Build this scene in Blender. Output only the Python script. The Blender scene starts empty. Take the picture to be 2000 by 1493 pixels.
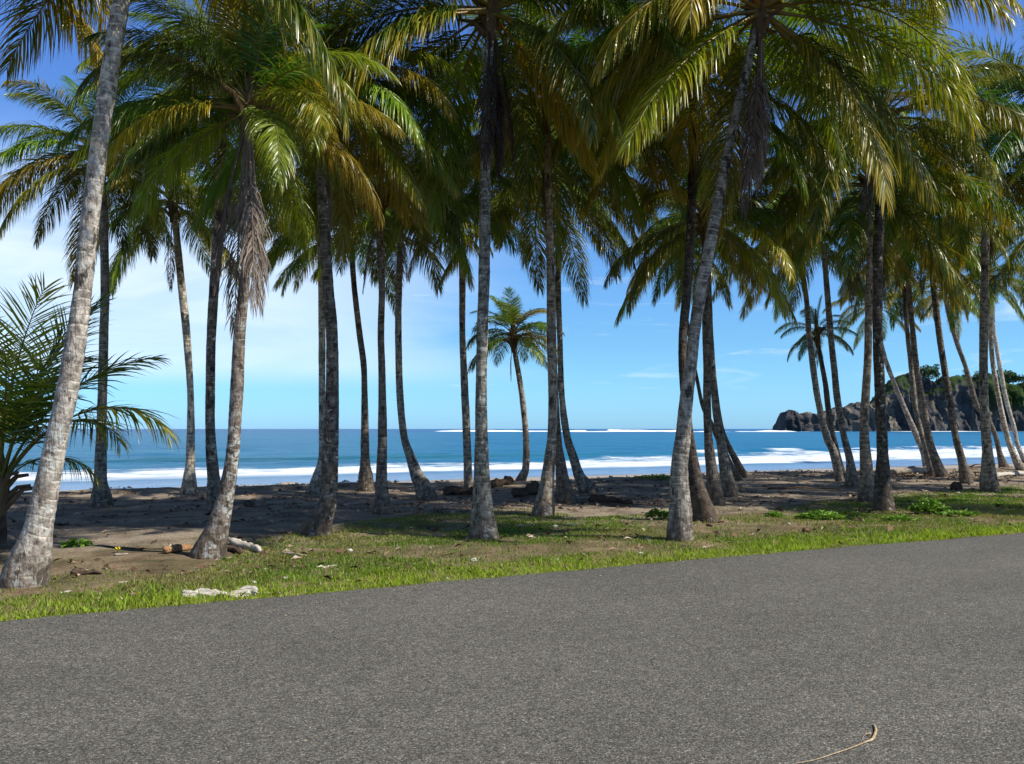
import bpy, math, random
import numpy as np
from mathutils import Vector, Matrix, noise

# ------------------------------------------------------------------ camera, sky, sun, exposure
SC = bpy.context.scene
COL = SC.collection
F = 1696.0                       # focal length in pixels of the 2000 px wide photograph
PITCH = math.radians(3.09)
EYE = 1.6
cam_d = bpy.data.cameras.new("camera")
cam = bpy.data.objects.new("camera", cam_d)
COL.objects.link(cam)
cam.location = (0, 0, EYE)
cam.rotation_euler = (math.radians(90) + PITCH, 0, 0)
cam_d.sensor_width = 36
cam_d.lens = 36 * F / 2000
cam_d.clip_start = 0.05
cam_d.clip_end = 60000
SC.camera = cam

SUN_EL, SUN_AZ = math.radians(47), math.radians(111)     # azimuth from +Y towards +X
world = bpy.data.worlds.new("World")
SC.world = world
world.use_nodes = True
SC.view_settings.view_transform = 'Standard'
SC.view_settings.look = 'None'
SC.view_settings.gamma = 1
SC.view_settings.exposure = 0.38
SC.cycles.max_bounces = 8
SC.cycles.transparent_max_bounces = 8

def NT(tree):
    """small helper: N('ShaderNodeX', key=value, inputs={...})"""
    def N(kind, ins=None, **kw):
        n = tree.nodes.new(kind)
        for k, v in kw.items():
            setattr(n, k, v)
        for k, v in (ins or {}).items():
            if isinstance(v, bpy.types.NodeSocket):
                tree.links.new(v, n.inputs[k])
            else:
                n.inputs[k].default_value = v
        return n
    return N

def ramp(N, fac, stops, interp='LINEAR'):
    r = N('ShaderNodeValToRGB', {'Fac': fac})
    cr = r.color_ramp
    cr.interpolation = interp
    while len(cr.elements) < len(stops):
        cr.elements.new(0.5)
    for e, (p, c) in zip(cr.elements, stops):
        e.position = p
        e.color = c if len(c) == 4 else (*c, 1)
    return r.outputs['Color']

def mixc(N, fac, a, b, blend='MIX'):
    n = N('ShaderNodeMix', data_type='RGBA', blend_type=blend)
    t = n.id_data
    for i, v in ((0, fac), (6, a), (7, b)):
        if isinstance(v, bpy.types.NodeSocket):
            t.links.new(v, n.inputs[i])
        else:
            n.inputs[i].default_value = v if i == 0 else ((*v, 1) if len(v) == 3 else v)
    return n.outputs[2]

def mth(N, op, a, b=0.0, c=None, clamp=False):
    n = N('ShaderNodeMath', operation=op, use_clamp=clamp)
    t = n.id_data
    for i, v in enumerate((a, b) if c is None else (a, b, c)):
        if isinstance(v, bpy.types.NodeSocket):
            t.links.new(v, n.inputs[i])
        else:
            n.inputs[i].default_value = v
    return n.outputs[0]

def nz(N, vec, scale, detail=4, rough=0.5, dist=0.0, out='Fac'):
    n = N('ShaderNodeTexNoise', {'Scale': scale, 'Detail': detail, 'Roughness': rough, 'Distortion': dist})
    if vec is not None:
        n.id_data.links.new(vec, n.inputs['Vector'])
    return n.outputs[out]

def mapping(N, vec, scale=(1, 1, 1), loc=(0, 0, 0), rot=(0, 0, 0)):
    return N('ShaderNodeMapping', {'Vector': vec, 'Scale': scale, 'Location': loc, 'Rotation': rot}).outputs[0]

def step(N, x, lo, hi):
    n = N('ShaderNodeMapRange', {'Value': x, 'From Min': lo, 'From Max': hi}, interpolation_type='SMOOTHSTEP')
    return n.outputs[0]

# the sky: Nishita with thin cirrus veils
wt = world.node_tree
wt.nodes.clear()
N = NT(wt)
sky = N('ShaderNodeTexSky', sky_type='NISHITA', sun_disc=False, sun_elevation=SUN_EL, sun_rotation=SUN_AZ,
        altitude=0, air_density=1.0, dust_density=0.3, ozone_density=2.5)
gen = N('ShaderNodeTexCoord').outputs['Generated']
xyz = N('ShaderNodeSeparateXYZ', {'Vector': gen})
X, Y, Z = xyz.outputs
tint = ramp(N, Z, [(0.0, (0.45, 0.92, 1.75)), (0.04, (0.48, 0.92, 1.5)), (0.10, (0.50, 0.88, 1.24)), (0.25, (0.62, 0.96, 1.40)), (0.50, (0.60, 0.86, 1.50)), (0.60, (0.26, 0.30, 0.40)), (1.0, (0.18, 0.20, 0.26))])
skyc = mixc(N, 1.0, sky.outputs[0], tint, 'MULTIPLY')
cvec = mapping(N, gen, (2.0, 2.0, 9.0))
c1 = nz(N, cvec, 1.6, 6, 0.55, 0.6)
c2 = nz(N, mapping(N, gen, (5, 5, 34.0)), 1.5, 5, 0.6, 0.8)
band = mth(N, 'MULTIPLY', step(N, Z, 0.04, 0.075), step(N, Z, 0.33, 0.17))
left = step(N, mth(N, 'ADD', X, mth(N, 'MULTIPLY', mth(N, 'SUBTRACT', c1, 0.5), 0.5)), 0.06, -0.30)
veil = mth(N, 'MULTIPLY', mth(N, 'MULTIPLY', band, left), mth(N, 'ADD', 0.46, mth(N, 'MULTIPLY', step(N, c1, 0.34, 0.66), 0.34)))
wisp = mth(N, 'MULTIPLY', step(N, c2, 0.56, 0.78), mth(N, 'MULTIPLY', step(N, Z, 0.02, 0.07), step(N, Z, 0.26, 0.14)))
cl = mth(N, 'MAXIMUM', veil, mth(N, 'MULTIPLY', wisp, 0.40))
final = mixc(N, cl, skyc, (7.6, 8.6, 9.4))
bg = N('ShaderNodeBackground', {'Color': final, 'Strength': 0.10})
wo = N('ShaderNodeOutputWorld')
wt.links.new(bg.outputs[0], wo.inputs[0])

sun_d = bpy.data.lights.new("sun", 'SUN')
sun_d.energy = 5.0
sun_d.angle = math.radians(0.5)
sun_d.color = (1.0, 0.95, 0.86)
sun = bpy.data.objects.new("sun", sun_d)
COL.objects.link(sun)
to_sun = Vector((math.sin(SUN_AZ) * math.cos(SUN_EL), math.cos(SUN_AZ) * math.cos(SUN_EL), math.sin(SUN_EL)))
sun.rotation_euler = to_sun.to_track_quat('Z', 'Y').to_euler()
sun.location = to_sun * 50

# ------------------------------------------------------------------ helpers
COAST = math.atan2(0.466, 0.885)          # the coast and the road run obliquely away to the right
CU, SU = math.cos(COAST), math.sin(COAST)
def ud(x, y):
    return CU * x + SU * y, -SU * x + CU * y
def xy(u, d):
    return CU * u - SU * d, SU * u + CU * d

def ridge(u):
    return 24.3 - 0.07 * u + 0.5 * np.sin(u * 0.35) + 0.3 * np.sin(u * 0.9 + 1)
def road_edge(u):
    return 8.44 - 0.0066 * np.maximum(0, u - 6) ** 2 * np.exp(-np.maximum(0, u - 6) / 30) + 0.020 * np.sin(u * 2.1) + 0.016 * np.sin(u * 5.3 + 1) + 0.012 * np.sin(u * 11.7)

_rng = np.random.RandomState(7)
_lat = _rng.rand(256, 256)
def vnoise(x, y):
    x = np.asarray(x, float); y = np.asarray(y, float)
    xi = np.floor(x).astype(int); yi = np.floor(y).astype(int)
    fx = x - xi; fy = y - yi
    fx = fx * fx * (3 - 2 * fx); fy = fy * fy * (3 - 2 * fy)
    a = _lat[xi % 256, yi % 256]; b = _lat[(xi + 1) % 256, yi % 256]
    c = _lat[xi % 256, (yi + 1) % 256]; d = _lat[(xi + 1) % 256, (yi + 1) % 256]
    return (a * (1 - fx) + b * fx) * (1 - fy) + (c * (1 - fx) + d * fx) * fy
def fbm(x, y, o=4):
    s = 0; a = 1; t = 0
    for k in range(o):
        s = s + a * vnoise(x * 2 ** k + 17 * k, y * 2 ** k + 31 * k); t += a; a *= 0.5
    return s / t
def sstep(x, a, b):
    t = np.clip((x - a) / (b - a), 0, 1)
    return t * t * (3 - 2 * t)

def ground_z(u, d):
    """height of the land at coast coordinates: flat under the palms, sloping to the sea beyond the ridge"""
    u = np.asarray(u, float); d = np.asarray(d, float)
    r = ridge(u)
    flat = (fbm(u * 0.5, d * 0.5, 4) - 0.5) * 0.10 * sstep(d, 9.0, 12.0) + (fbm(u * 2.2 + 9, d * 2.2, 3) - 0.5) * 0.075 * sstep(d, 10, 14)
    berm = 0.07 * np.exp(-((d - r + 0.5) / 0.8) ** 2)
    slope = -1.2 * np.clip((d - r) / (46.0 - r), 0, 4)
    scarp = -0.06 * sstep(d, r, r + 1.2)
    return np.where(d < r, flat * (1 - sstep(d, r - 1, r + 3)) + berm, slope + scarp + berm + flat * (1 - sstep(d, r - 1, r + 3)))
def gz(x, y):
    u, d = ud(x, y)
    return float(ground_z(u, d))

def ray(px, py):
    dx = (px - 1000) / F; dy = (746.5 - py) / F
    return Vector((dx, math.cos(PITCH) - dy * math.sin(PITCH), math.sin(PITCH) + dy * math.cos(PITCH)))
def hit(px, py, z=0.0):
    """the point of the land seen at a spot of the photograph"""
    r = ray(px, py)
    p = Vector((0, 0, EYE)) + r * ((z - EYE) / r.z)
    for _ in range(3):
        zz = gz(p.x, p.y)
        p = Vector((0, 0, EYE)) + r * ((zz - EYE) / r.z)
    return p
def at(px, py, dist):
    r = ray(px, py)
    return Vector((0, 0, EYE)) + r * (dist / r.y)

def mesh_np(name, verts, faces, mat=None, uv=None, col=None, smooth=False, parent=None, link=True):
    """verts (n,3); faces: list of lists or an (m,k) array"""
    me = bpy.data.meshes.new(name)
    verts = np.asarray(verts, dtype=np.float32)
    if isinstance(faces, np.ndarray):
        m, k = faces.shape
        me.vertices.add(len(verts)); me.vertices.foreach_set('co', verts.ravel())
        me.loops.add(m * k); me.loops.foreach_set('vertex_index', faces.astype(np.int32).ravel())
        me.polygons.add(m)
        me.polygons.foreach_set('loop_start', np.arange(0, m * k, k, dtype=np.int32))
        me.update(calc_edges=True)
    else:
        me.from_pydata([tuple(v) for v in verts.tolist()], [], faces)
        me.update()
    if smooth:
        me.polygons.foreach_set('use_smooth', np.ones(len(me.polygons), dtype=bool))
    if uv is not None:
        l = me.uv_layers.new(name='UVMap')
        vi = np.zeros(len(me.loops), dtype=np.int32); me.loops.foreach_get('vertex_index', vi)
        l.data.foreach_set('uv', np.asarray(uv, dtype=np.float32)[vi].ravel())
    if col is not None:
        a = me.attributes.new('lf', 'FLOAT_COLOR', 'POINT')
        a.data.foreach_set('color', np.asarray(col, dtype=np.float32).ravel())
    if mat: me.materials.append(mat)
    if not link: return me
    o = bpy.data.objects.new(name, me)
    COL.objects.link(o)
    if parent: o.parent = parent
    return o

def tag(o, label=None, cat=None, group=None, kind=None):
    if label: o['label'] = label
    if cat: o['category'] = cat
    if group: o['group'] = group
    if kind: o['kind'] = kind
    return o

def newmat(name):
    m = bpy.data.materials.new(name)
    m.use_nodes = True
    m.node_tree.nodes.clear()
    return m, NT(m.node_tree)
def finish(m, shader, disp=None):
    o = m.node_tree.nodes.new('ShaderNodeOutputMaterial')
    m.node_tree.links.new(shader, o.inputs[0])
def bump(N, h, strength=0.5, dist=0.02, normal=None):
    b = N('ShaderNodeBump', {'Height': h, 'Strength': strength, 'Distance': dist})
    if normal is not None: b.id_data.links.new(normal, b.inputs['Normal'])
    return b.outputs[0]
def bsdf(N, col, rough=0.8, spec=0.3, normal=None):
    p = N('ShaderNodeBsdfPrincipled', {'Base Color': col if isinstance(col, bpy.types.NodeSocket) else (*col, 1),
                                       'Roughness': rough, 'Specular IOR Level': spec})
    if normal is not None: p.id_data.links.new(normal, p.inputs['Normal'])
    return p

# ------------------------------------------------------------------ materials
M = {}
# leaves: obj.color carries the hue of each frond, its alpha how far the tips have yellowed
m, N = newmat('palm_leaf')
att = N('ShaderNodeAttribute', attribute_name='lf')
sep = N('ShaderNodeSeparateColor', {'Color': att.outputs['Color']})
S_, T_, R_ = sep.outputs
oi = N('ShaderNodeObjectInfo')
age = oi.outputs['Alpha']
f = mth(N, 'ADD', mth(N, 'MULTIPLY', S_, 0.55), mth(N, 'MULTIPLY', T_, 0.55))
f = mth(N, 'ADD', f, mth(N, 'MULTIPLY', mth(N, 'SUBTRACT', R_, 0.5), 0.8))
yf = mth(N, 'SUBTRACT', mth(N, 'ADD', f, mth(N, 'MULTIPLY', age, 1.35)), 1.18, clamp=True)
yellow = mixc(N, R_, (0.50, 0.43, 0.022), (0.42, 0.27, 0.020))
g = mixc(N, 1.0, oi.outputs['Color'], ramp(N, R_, [(0.0, (0.70, 0.74, 0.7)), (1.0, (1.35, 1.25, 1.2))]), 'MULTIPLY')
col = mixc(N, yf, g, yellow)
tipf = mth(N, 'MULTIPLY', step(N, T_, 0.86, 1.0), step(N, R_, 0.45, 0.9))
col = mixc(N, mth(N, 'MULTIPLY', tipf, 0.7), col, (0.16, 0.09, 0.035))
col = mixc(N, att.outputs['Alpha'], col, mixc(N, age, (0.16, 0.17, 0.035), (0.28, 0.15, 0.03)))
p = bsdf(N, col, 0.36, 0.55)
tcol = mixc(N, 1.0, col, (1.5, 1.45, 0.55), 'MULTIPLY')
tr = N('ShaderNodeBsdfTranslucent', {'Color': tcol})
ms = N('ShaderNodeMixShader', {0: 0.30, 1: p.outputs[0], 2: tr.outputs[0]})
finish(m, ms.outputs[0]); M['leaf'] = m

m, N = newmat('dead_palm_leaf')
att = N('ShaderNodeAttribute', attribute_name='lf')
sep = N('ShaderNodeSeparateColor', {'Color': att.outputs['Color']})
oi = N('ShaderNodeObjectInfo')
col = mixc(N, 1.0, oi.outputs['Color'], ramp(N, sep.outputs[2], [(0.0, (0.45, 0.42, 0.40)), (1.0, (1.5, 1.5, 1.5))]), 'MULTIPLY')
p = bsdf(N, col, 0.6, 0.25)
tr = N('ShaderNodeBsdfTranslucent', {'Color': col})
ms = N('ShaderNodeMixShader', {0: 0.18, 1: p.outputs[0], 2: tr.outputs[0]})
finish(m, ms.outputs[0]); M['dead'] = m

# bark: leaf-scar rings, lichen, dark stains, brown fibrous foot
m, N = newmat('palm_bark')
uv = N('ShaderNodeUVMap').outputs[0]
oc = N('ShaderNodeTexCoord').outputs['Object']
oi = N('ShaderNodeObjectInfo')
lich = oi.outputs['Alpha']
wob = nz(N, oc, 5.0, 3)
su = N('ShaderNodeSeparateXYZ', {'Vector': uv})
v = mth(N, 'ADD', su.outputs[1], mth(N, 'MULTIPLY', mth(N, 'SUBTRACT', wob, 0.5), 0.05))
v = mth(N, 'ADD', v, mth(N, 'MULTIPLY', mth(N, 'SUBTRACT', nz(N, oc, 1.1, 2), 0.5), 0.25))
saw = mth(N, 'FRACT', mth(N, 'MULTIPLY', v, 10.5))
ringl = mth(N, 'MULTIPLY', step(N, saw, 0.70, 0.90), step(N, saw, 1.0, 0.93))
ringd = step(N, saw, 0.14, 0.0)
n1 = nz(N, oc, 9.0, 6, 0.65)
n2 = nz(N, oc, 2.6, 5, 0.6)
n3 = nz(N, mapping(N, oc, (26, 26, 5)), 1.0, 4, 0.6)
base = mixc(N, step(N, n1, 0.30, 0.72), (0.20, 0.17, 0.15), (1.42, 1.34, 1.22))
base = mixc(N, mth(N, 'MULTIPLY', step(N, n2, 0.52, 0.66), 0.62), base, (0.42, 0.36, 0.31))
rb = step(N, nz(N, oc, 4.2, 4, 0.6), 0.40, 0.58)
base = mixc(N, mth(N, 'MULTIPLY', mth(N, 'MULTIPLY', ringl, rb), 0.66), base, (1.75, 1.7, 1.55))
base = mixc(N, mth(N, 'MULTIPLY', mth(N, 'MULTIPLY', ringd, step(N, nz(N, oc, 4.1, 3, 0.6), 0.40, 0.58)), 0.60), base, (0.30, 0.26, 0.23))
base = mixc(N, mth(N, 'MULTIPLY', step(N, n3, 0.52, 0.64), 0.65), base, (0.24, 0.20, 0.17))
col = mixc(N, 1.0, base, oi.outputs['Color'], 'MULTIPLY')
lth = mth(N, 'SUBTRACT', 0.68, mth(N, 'MULTIPLY', lich, 0.22))
ln = nz(N, oc, 13.0, 5, 0.6, 0.4)
lm = mth(N, 'MULTIPLY', mth(N, 'MULTIPLY', mth(N, 'SUBTRACT', ln, lth), 14.0, clamp=True), step(N, nz(N, oc, 1.7, 2), 0.35, 0.6))
col = mixc(N, mth(N, 'MULTIPLY', lm, 0.85), col, (0.52, 0.52, 0.47))
gm = mth(N, 'MULTIPLY', step(N, nz(N, oc, 6.0, 5, 0.7), 0.60, 0.72), step(N, nz(N, oc, 0.9, 2), 0.45, 0.6))
col = mixc(N, mth(N, 'MULTIPLY', gm, 0.6), col, (0.07, 0.085, 0.035))
dk = mth(N, 'MULTIPLY', step(N, nz(N, mapping(N, oc, (4, 4, 1.7)), 1.6, 4, 0.6), 0.60, 0.64), 0.85)
col = mixc(N, dk, col, (0.030, 0.024, 0.020))
foot = step(N, mth(N, 'ADD', su.outputs[1], mth(N, 'MULTIPLY', nz(N, oc, 6, 4, 0.75), 1.7)), 1.75, 1.0)
col = mixc(N, mth(N, 'MULTIPLY', foot, 0.85), col, mixc(N, n1, (0.028, 0.020, 0.014), (0.17, 0.118, 0.075)))
h = mth(N, 'ADD', mth(N, 'MULTIPLY', saw, 0.22), mth(N, 'ADD', mth(N, 'MULTIPLY', n1, 0.9), mth(N, 'MULTIPLY', n3, 0.8)))
p = bsdf(N, col, 0.85, 0.2, bump(N, h, 1.0, 0.032))
finish(m, p.outputs[0]); M['bark'] = m

m, N = newmat('palm_heart')
oc = N('ShaderNodeTexCoord').outputs['Object']
col = mixc(N, nz(N, mapping(N, oc, (14, 14, 3)), 1.5, 4), (0.045, 0.030, 0.018), (0.20, 0.13, 0.06))
finish(m, bsdf(N, col, 0.8, 0.2, bump(N, nz(N, mapping(N, oc, (20, 20, 4)), 2, 3), 0.8, 0.02)).outputs[0]); M['heart'] = m

# asphalt
m, N = newmat('asphalt')
oc = N('ShaderNodeTexCoord').outputs['Object']
vo = N('ShaderNodeTexVoronoi', {'Scale': 105.0}, feature='F1'); vo.id_data.links.new(oc, vo.inputs['Vector'])
vs = N('ShaderNodeSeparateColor', {'Color': vo.outputs['Color']})
stone = ramp(N, vs.outputs[0], [(0.0, (0.026, 0.025, 0.020)), (0.3, (0.072, 0.069, 0.054)), (0.7, (0.132, 0.127, 0.106)), (0.97, (0.20, 0.19, 0.16)), (1.0, (0.34, 0.325, 0.28))])
stone = mixc(N, mth(N, 'MULTIPLY', vs.outputs[1], 0.30), stone, mixc(N, vs.outputs[2], (0.12, 0.085, 0.06), (0.07, 0.085, 0.10)))
gap = step(N, vo.outputs['Distance'], 0.30, 0.62)
stone = mixc(N, mth(N, 'MULTIPLY', gap, 0.55), stone, (0.014, 0.013, 0.013))
big = nz(N, oc, 0.45, 4, 0.6)
str_ = nz(N, mapping(N, oc, (0.10, 0.9, 1)), 1.0, 4, 0.6)
med = nz(N, oc, 14.0, 4, 0.7)
wear = mixc(N, mth(N, 'ADD', mth(N, 'MULTIPLY', big, 0.5), mth(N, 'MULTIPLY', str_, 0.5)), (0.66, 0.65, 0.645), (2.04, 2.02, 2.0))
wear = mixc(N, 1.0, wear, ramp(N, med, [(0.3, (0.78, 0.78, 0.78)), (0.7, (1.2, 1.2, 1.2))]), 'MULTIPLY')
col = mixc(N, 1.0, stone, wear, 'MULTIPLY')
hh = mth(N, 'ADD', mth(N, 'MULTIPLY', vo.outputs['Distance'], -1.0), mth(N, 'MULTIPLY', vs.outputs[0], 0.5))
p = bsdf(N, col, 0.78, 0.35, bump(N, hh, 0.6, 0.004))
finish(m, p.outputs[0]); M['asphalt'] = m

# soil and dark volcanic sand under the palms (object coordinates: x along the coast, y towards the sea)
m, N = newmat('soil')
oc = N('ShaderNodeTexCoord').outputs['Object']
s = N('ShaderNodeSeparateXYZ', {'Vector': oc})
dd = mth(N, 'ADD', s.outputs[1], mth(N, 'MULTIPLY', mth(N, 'SUBTRACT', nz(N, oc, 0.35, 3), 0.5), 5.0))
n1 = nz(N, oc, 1.4, 6, 0.6); n2 = nz(N, oc, 22.0, 5, 0.7); n3 = nz(N, oc, 90.0, 3, 0.6)
sand = mixc(N, step(N, n1, 0.3, 0.66), (0.135, 0.108, 0.076), (0.36, 0.295, 0.215))
soil = mixc(N, step(N, n1, 0.3, 0.66), (0.115, 0.080, 0.046), (0.29, 0.215, 0.135))
col = mixc(N, step(N, dd, 11.0, 14.0), soil, sand)
gp = mth(N, 'MULTIPLY', step(N, nz(N, oc, 0.9, 5, 0.65), 0.40, 0.62), step(N, dd, 14.5, 11.0))
col = mixc(N, mth(N, 'MULTIPLY', gp, 0.55), col, (0.075, 0.095, 0.028))
col = mixc(N, 1.0, col, ramp(N, n2, [(0.25, (0.50, 0.48, 0.46)), (0.75, (1.30, 1.30, 1.30))]), 'MULTIPLY')
col = mixc(N, 1.0, col, ramp(N, n3, [(0.3, (0.8, 0.8, 0.8)), (0.7, (1.18, 1.18, 1.18))]), 'MULTIPLY')
lit = step(N, nz(N, mapping(N, oc, (1, 1, 1)), 34.0, 2, 0.5), 0.66, 0.72)
col = mixc(N, mth(N, 'MULTIPLY', lit, 0.5), col, (0.10, 0.055, 0.03))
p = bsdf(N, col, 0.95, 0.1, bump(N, mth(N, 'ADD', n2, mth(N, 'MULTIPLY', n1, 1.5)), 0.8, 0.05))
finish(m, p.outputs[0]); M['soil'] = m

m, N = newmat('beach_sand')
oc = N('ShaderNodeTexCoord').outputs['Object']
s = N('ShaderNodeSeparateXYZ', {'Vector': oc})
dd = mth(N, 'ADD', s.outputs[1], mth(N, 'MULTIPLY', mth(N, 'SUBTRACT', nz(N, mapping(N, oc, (0.06, 0.2, 1)), 1.0, 3), 0.5), 7.0))
wet = step(N, dd, 39.0, 42.5)
n1 = nz(N, mapping(N, oc, (0.3, 1, 1)), 0.8, 5, 0.6)
dry = mixc(N, n1, (0.27, 0.235, 0.20), (0.40, 0.36, 0.31))
wetc = (0.16, 0.15, 0.15)
col = mixc(N, wet, dry, wetc)
bs = N('ShaderNodeBsdfPrincipled', {'Base Color': col, 'Roughness': mth(N, 'SUBTRACT', 0.9, mth(N, 'MULTIPLY', wet, 0.72)),
                                   'Specular IOR Level': mth(N, 'ADD', 0.1, mth(N, 'MULTIPLY', wet, 0.5))})
m.node_tree.links.new(bump(N, nz(N, oc, 6, 5, 0.6), 0.25, 0.03), bs.inputs['Normal'])
finish(m, bs.outputs[0]); M['sand'] = m

# sea: object coordinates, y = distance from the road line
m, N = newmat('sea_water')
oc = N('ShaderNodeTexCoord').outputs['Object']
s = N('ShaderNodeSeparateXYZ', {'Vector': oc})
U_, D_ = s.outputs[0], s.outputs[1]
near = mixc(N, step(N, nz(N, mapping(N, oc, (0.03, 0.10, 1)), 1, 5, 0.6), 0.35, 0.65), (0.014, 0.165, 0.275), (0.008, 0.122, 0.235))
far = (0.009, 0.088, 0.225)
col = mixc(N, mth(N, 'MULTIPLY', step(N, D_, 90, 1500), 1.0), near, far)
swl = mth(N, 'ADD', 79.0, mth(N, 'MULTIPLY', mth(N, 'SUBTRACT', nz(N, mapping(N, oc, (0.03, 0, 0)), 1, 2), 0.5), 8.0))
gr = mth(N, 'MULTIPLY', step(N, D_, 74.5, 78.0), step(N, D_, 86.0, 79.0))
col = mixc(N, mth(N, 'MULTIPLY', gr, mth(N, 'MULTIPLY', step(N, U_, 75, 30), mth(N, 'MULTIPLY', nz(N, mapping(N, oc, (0.05, 0.3, 1)), 1, 3), 1.0))), col, (0.010, 0.115, 0.120))
# foam of the shore break
e1 = nz(N, mapping(N, oc, (0.10, 0.22, 1)), 1, 5, 0.6)
outer = mth(N, 'ADD', mth(N, 'ADD', 57.0, mth(N, 'MULTIPLY', e1, 15.0)), mth(N, 'MULTIPLY', step(N, U_, 30, 110), 17.0))
inner = mth(N, 'ADD', 49.5, mth(N, 'MULTIPLY', nz(N, mapping(N, oc, (0.05, 0.2, 1)), 1, 4), 8.0))
fo = mth(N, 'MULTIPLY', step(N, mth(N, 'SUBTRACT', D_, outer), 1.0, -1.5), step(N, mth(N, 'SUBTRACT', D_, inner), -2.5, 1.0))
lace = nz(N, mapping(N, oc, (0.30, 0.75, 1)), 1.0, 7, 0.74, 0.5)
edge = step(N, mth(N, 'SUBTRACT', D_, outer), -9.0, 0.0)
gapn = nz(N, mapping(N, oc, (0.035, 0.55, 1)), 1.0, 4, 0.6)
lth = mth(N, 'ADD', mth(N, 'ADD', 0.26, mth(N, 'MULTIPLY', edge, 0.20)), mth(N, 'MULTIPLY', step(N, gapn, 0.50, 0.62), 0.12))
foam = mth(N, 'MULTIPLY', fo, mth(N, 'MULTIPLY', mth(N, 'SUBTRACT', lace, lth), 6.0, clamp=True))
# patches of foam left behind and scattered whitecaps
cap = step(N, nz(N, mapping(N, oc, (0.05, 0.35, 1)), 1.0, 5, 0.65), 0.69, 0.73)
cap = mth(N, 'MULTIPLY', cap, mth(N, 'MULTIPLY', step(N, D_, 62, 75), step(N, D_, 400, 150)))
foam = mth(N, 'MAXIMUM', foam, mth(N, 'MULTIPLY', cap, 0.45))
att = N('ShaderNodeAttribute', attribute_name='lf')
crest = N('ShaderNodeSeparateColor', {'Color': att.outputs['Color']}).outputs[0]
foam = mth(N, 'MAXIMUM', foam, mth(N, 'MULTIPLY', crest, mth(N, 'MULTIPLY', mth(N, 'SUBTRACT', lace, 0.30), 8.0, clamp=True)))
shal = mth(N, 'MULTIPLY', step(N, D_, 56, 47), 1.0)
col = mixc(N, mth(N, 'MULTIPLY', shal, 0.9), col, (0.22, 0.33, 0.48))
b1 = nz(N, mapping(N, oc, (0.35, 1.2, 1)), 1.0, 6, 0.65)
b2 = nz(N, mapping(N, oc, (0.02, 0.10, 1)), 1.0, 5, 0.6)
col = mixc(N, mth(N, 'MULTIPLY', step(N, b1, 0.45, 0.62), 0.5), col, mixc(N, 1.0, col, (0.55, 0.62, 0.72), 'MULTIPLY'))
nrm = bump(N, mth(N, 'ADD', mth(N, 'MULTIPLY', b1, 1.0), mth(N, 'MULTIPLY', b2, 3.0)), 1.0, 0.35)
w = bsdf(N, col, 0.30, 0.16, nrm)
fm = bsdf(N, mixc(N, step(N, lace, 0.35, 0.6), (0.50, 0.58, 0.68), (0.76, 0.79, 0.82)), 0.9, 0.1, bump(N, lace, 0.5, 0.2))
ms = N('ShaderNodeMixShader', {0: foam, 1: w.outputs[0], 2: fm.outputs[0]})
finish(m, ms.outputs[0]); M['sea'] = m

m, N = newmat('white_foam')
oc = N('ShaderNodeTexCoord').outputs['Object']
finish(m, bsdf(N, (0.88, 0.90, 0.92), 0.9, 0.1, bump(N, nz(N, oc, 0.4, 5), 0.6, 1.0)).outputs[0]); M['foam'] = m

m, N = newmat('cliff_rock')
oc = N('ShaderNodeTexCoord').outputs['Object']
ge = N('ShaderNodeNewGeometry')
nzv = N('ShaderNodeSeparateXYZ', {'Vector': ge.outputs['Normal']}).outputs[2]
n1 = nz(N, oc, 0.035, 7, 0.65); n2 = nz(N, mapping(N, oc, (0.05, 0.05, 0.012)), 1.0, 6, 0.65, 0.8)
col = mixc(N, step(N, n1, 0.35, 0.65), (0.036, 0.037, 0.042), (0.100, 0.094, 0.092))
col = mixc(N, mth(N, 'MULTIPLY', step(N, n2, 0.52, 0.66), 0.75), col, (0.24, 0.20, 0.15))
hz = N('ShaderNodeSeparateXYZ', {'Vector': oc}).outputs[2]
gr = mth(N, 'MULTIPLY', step(N, mth(N, 'ADD', nzv, mth(N, 'MULTIPLY', n1, 0.8)), 0.80, 1.05), step(N, hz, 26, 44))
hx = N('ShaderNodeSeparateXYZ', {'Vector': oc}).outputs[0]
gr2 = mth(N, 'MULTIPLY', step(N, mth(N, 'ADD', hx, mth(N, 'MULTIPLY', n1, 90.0)), 575, 620), step(N, mth(N, 'ADD', hz, mth(N, 'MULTIPLY', n2, 50.0)), 40, 62))
gr = mth(N, 'MAXIMUM', gr, gr2)
col = mixc(N, gr, col, mixc(N, n1, (0.020, 0.038, 0.010), (0.045, 0.078, 0.018)))
finish(m, bsdf(N, col, 0.95, 0.1, bump(N, mth(N, 'ADD', n1, n2), 1.0, 6.0)).outputs[0]); M['rock'] = m

m, N = newmat('far_leaf')
att = N('ShaderNodeAttribute', attribute_name='lf')
r = N('ShaderNodeSeparateColor', {'Color': att.outputs['Color']}).outputs[2]
finish(m, bsdf(N, mixc(N, r, (0.022, 0.050, 0.014), (0.065, 0.115, 0.028)), 0.7, 0.2).outputs[0]); M['farleaf'] = m

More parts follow.
